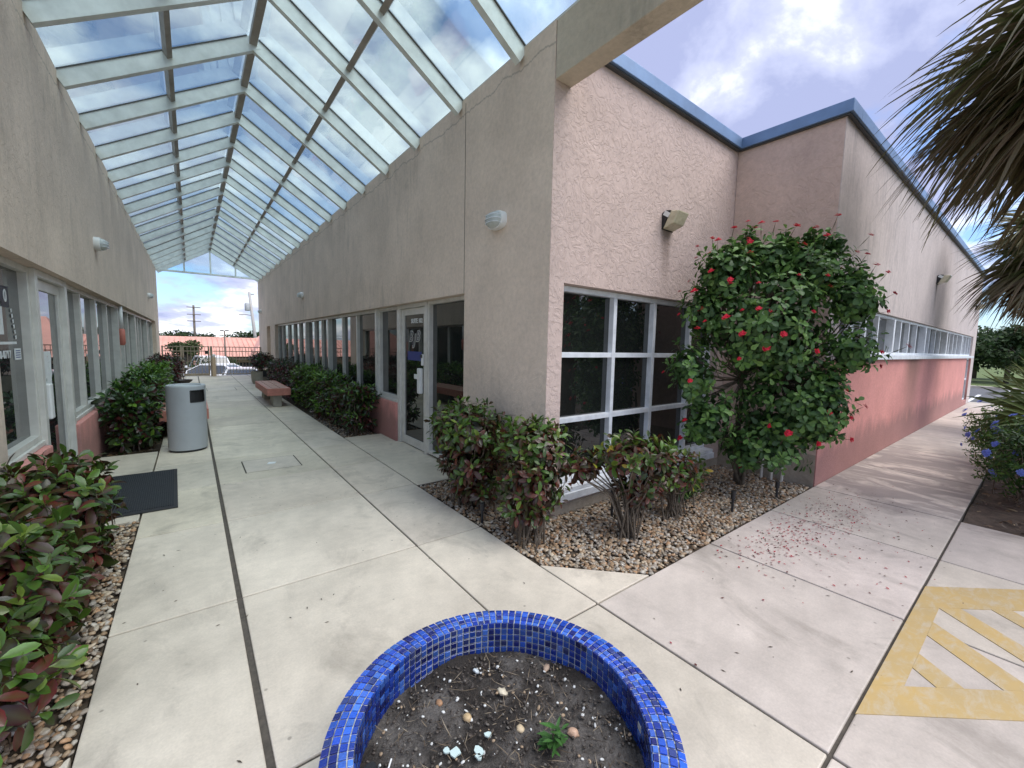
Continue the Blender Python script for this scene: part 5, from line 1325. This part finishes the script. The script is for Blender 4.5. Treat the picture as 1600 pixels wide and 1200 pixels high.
# ------------------------------------------------------------------ world, sun, camera
SUN_EL, SUN_AZ = R(58), R(150)      # azimuth from +Y clockwise
SEED = 1.3
wd = bpy.data.worlds.new('World'); SC.world = wd; wd.use_nodes = True
nt = wd.node_tree; nt.nodes.clear()
out = nt.nodes.new('ShaderNodeOutputWorld'); bg = nt.nodes.new('ShaderNodeBackground'); nt.links.new(bg.outputs[0], out.inputs[0])
sky = nt.nodes.new('ShaderNodeTexSky'); sky.sky_type = 'NISHITA'; sky.sun_disc = False; sky.sun_elevation = SUN_EL; sky.sun_rotation = SUN_AZ
tc = nt.nodes.new('ShaderNodeTexCoord'); sp = nt.nodes.new('ShaderNodeSeparateXYZ'); nt.links.new(tc.outputs['Generated'], sp.inputs[0])
zz = math_n(nt, 'ADD', math_n(nt, 'MAXIMUM', sp.outputs[2], 0.0), .30)
cb = nt.nodes.new('ShaderNodeCombineXYZ')
nt.links.new(math_n(nt, 'DIVIDE', sp.outputs[0], zz), cb.inputs[0]); nt.links.new(math_n(nt, 'DIVIDE', sp.outputs[1], zz), cb.inputs[1])
cb.inputs[2].default_value = SEED
n1 = noise(nt, cb.outputs[0], 2.1, 9, .56, .15)
mp = nt.nodes.new('ShaderNodeMapping'); mp.inputs['Location'].default_value = (4.3, 1.7, 0); nt.links.new(cb.outputs[0], mp.inputs[0])
n2 = noise(nt, mp.outputs[0], 2.6, 8, .58, .2)
def toward(v, c0, c1):
    dp = nt.nodes.new('ShaderNodeVectorMath'); dp.operation = 'DOT_PRODUCT'; nt.links.new(tc.outputs['Generated'], dp.inputs[0]); dp.inputs[1].default_value = v
    return ramp(nt, dp.outputs['Value'], [(c0, 0), (c1, 1)])
grey = toward((.80, .33, .51), .84, .96)                 # the heavier cloud bank above the rose building
hole = toward((.945, .13, .29), .955, .992)              # a patch of clear blue beside the palm
nc = math_n(nt, 'SUBTRACT', math_n(nt, 'ADD', n1, math_n(nt, 'MULTIPLY', grey, .24)), math_n(nt, 'MULTIPLY', hole, .26))
lite = toward((.25, .85, .46), .89, .97)                   # bright cumulus over the canopy
cov = ramp(nt, nc, [(.41, 0), (.53, 1)])
shade = ramp(nt, math_n(nt, 'SUBTRACT', math_n(nt, 'ADD', n2, math_n(nt, 'MULTIPLY', lite, .07)), math_n(nt, 'MULTIPLY', grey, .13)), [(.36, (2.6, 2.9, 4.5)), (.48, (4.0, 4.3, 5.8)), (.60, (8.4, 8.6, 9.0))])
skyc = mix(nt, 1.0, sky.outputs[0], (.80, .98, 1.25), 'MULTIPLY')
nt.links.new(mix(nt, cov, skyc, shade), bg.inputs['Color'])
bg.inputs['Strength'].default_value = .10
sl = bpy.data.lights.new('Sun', 'SUN'); sl.energy = 2.2; sl.angle = R(55); sl.color = (1, .96, .90)
so = bpy.data.objects.new('Sun', sl); COL.objects.link(so)
sv = Vector((math.sin(SUN_AZ) * math.cos(SUN_EL), math.cos(SUN_AZ) * math.cos(SUN_EL), math.sin(SUN_EL)))
so.rotation_euler = sv.to_track_quat('Z', 'Y').to_euler(); so.location = (0, 0, 30)

yaw, pit, rol = .6579309, -.0927191, .0216496
f = Vector((math.sin(yaw) * math.cos(pit), math.cos(yaw) * math.cos(pit), math.sin(pit)))
r = Vector((math.cos(yaw), -math.sin(yaw), 0)); u = r.cross(f)
r2 = r * math.cos(rol) + u * math.sin(rol); u2 = r2.cross(f)
cam = bpy.data.cameras.new('Camera'); cam.sensor_width = 36; cam.sensor_fit = 'HORIZONTAL'; cam.lens = 648.0144 / 1600 * 36; cam.clip_end = 3000; cam.clip_start = .05
co = bpy.data.objects.new('Camera', cam); COL.objects.link(co)
mw = Matrix((r2, u2, -f)).transposed().to_4x4(); mw.translation = (0, 0, 1.55); co.matrix_world = mw
SC.camera = co
SC.view_settings.view_transform = 'Standard'; SC.view_settings.look = 'None'; SC.view_settings.exposure = .95; SC.view_settings.gamma = 1.0
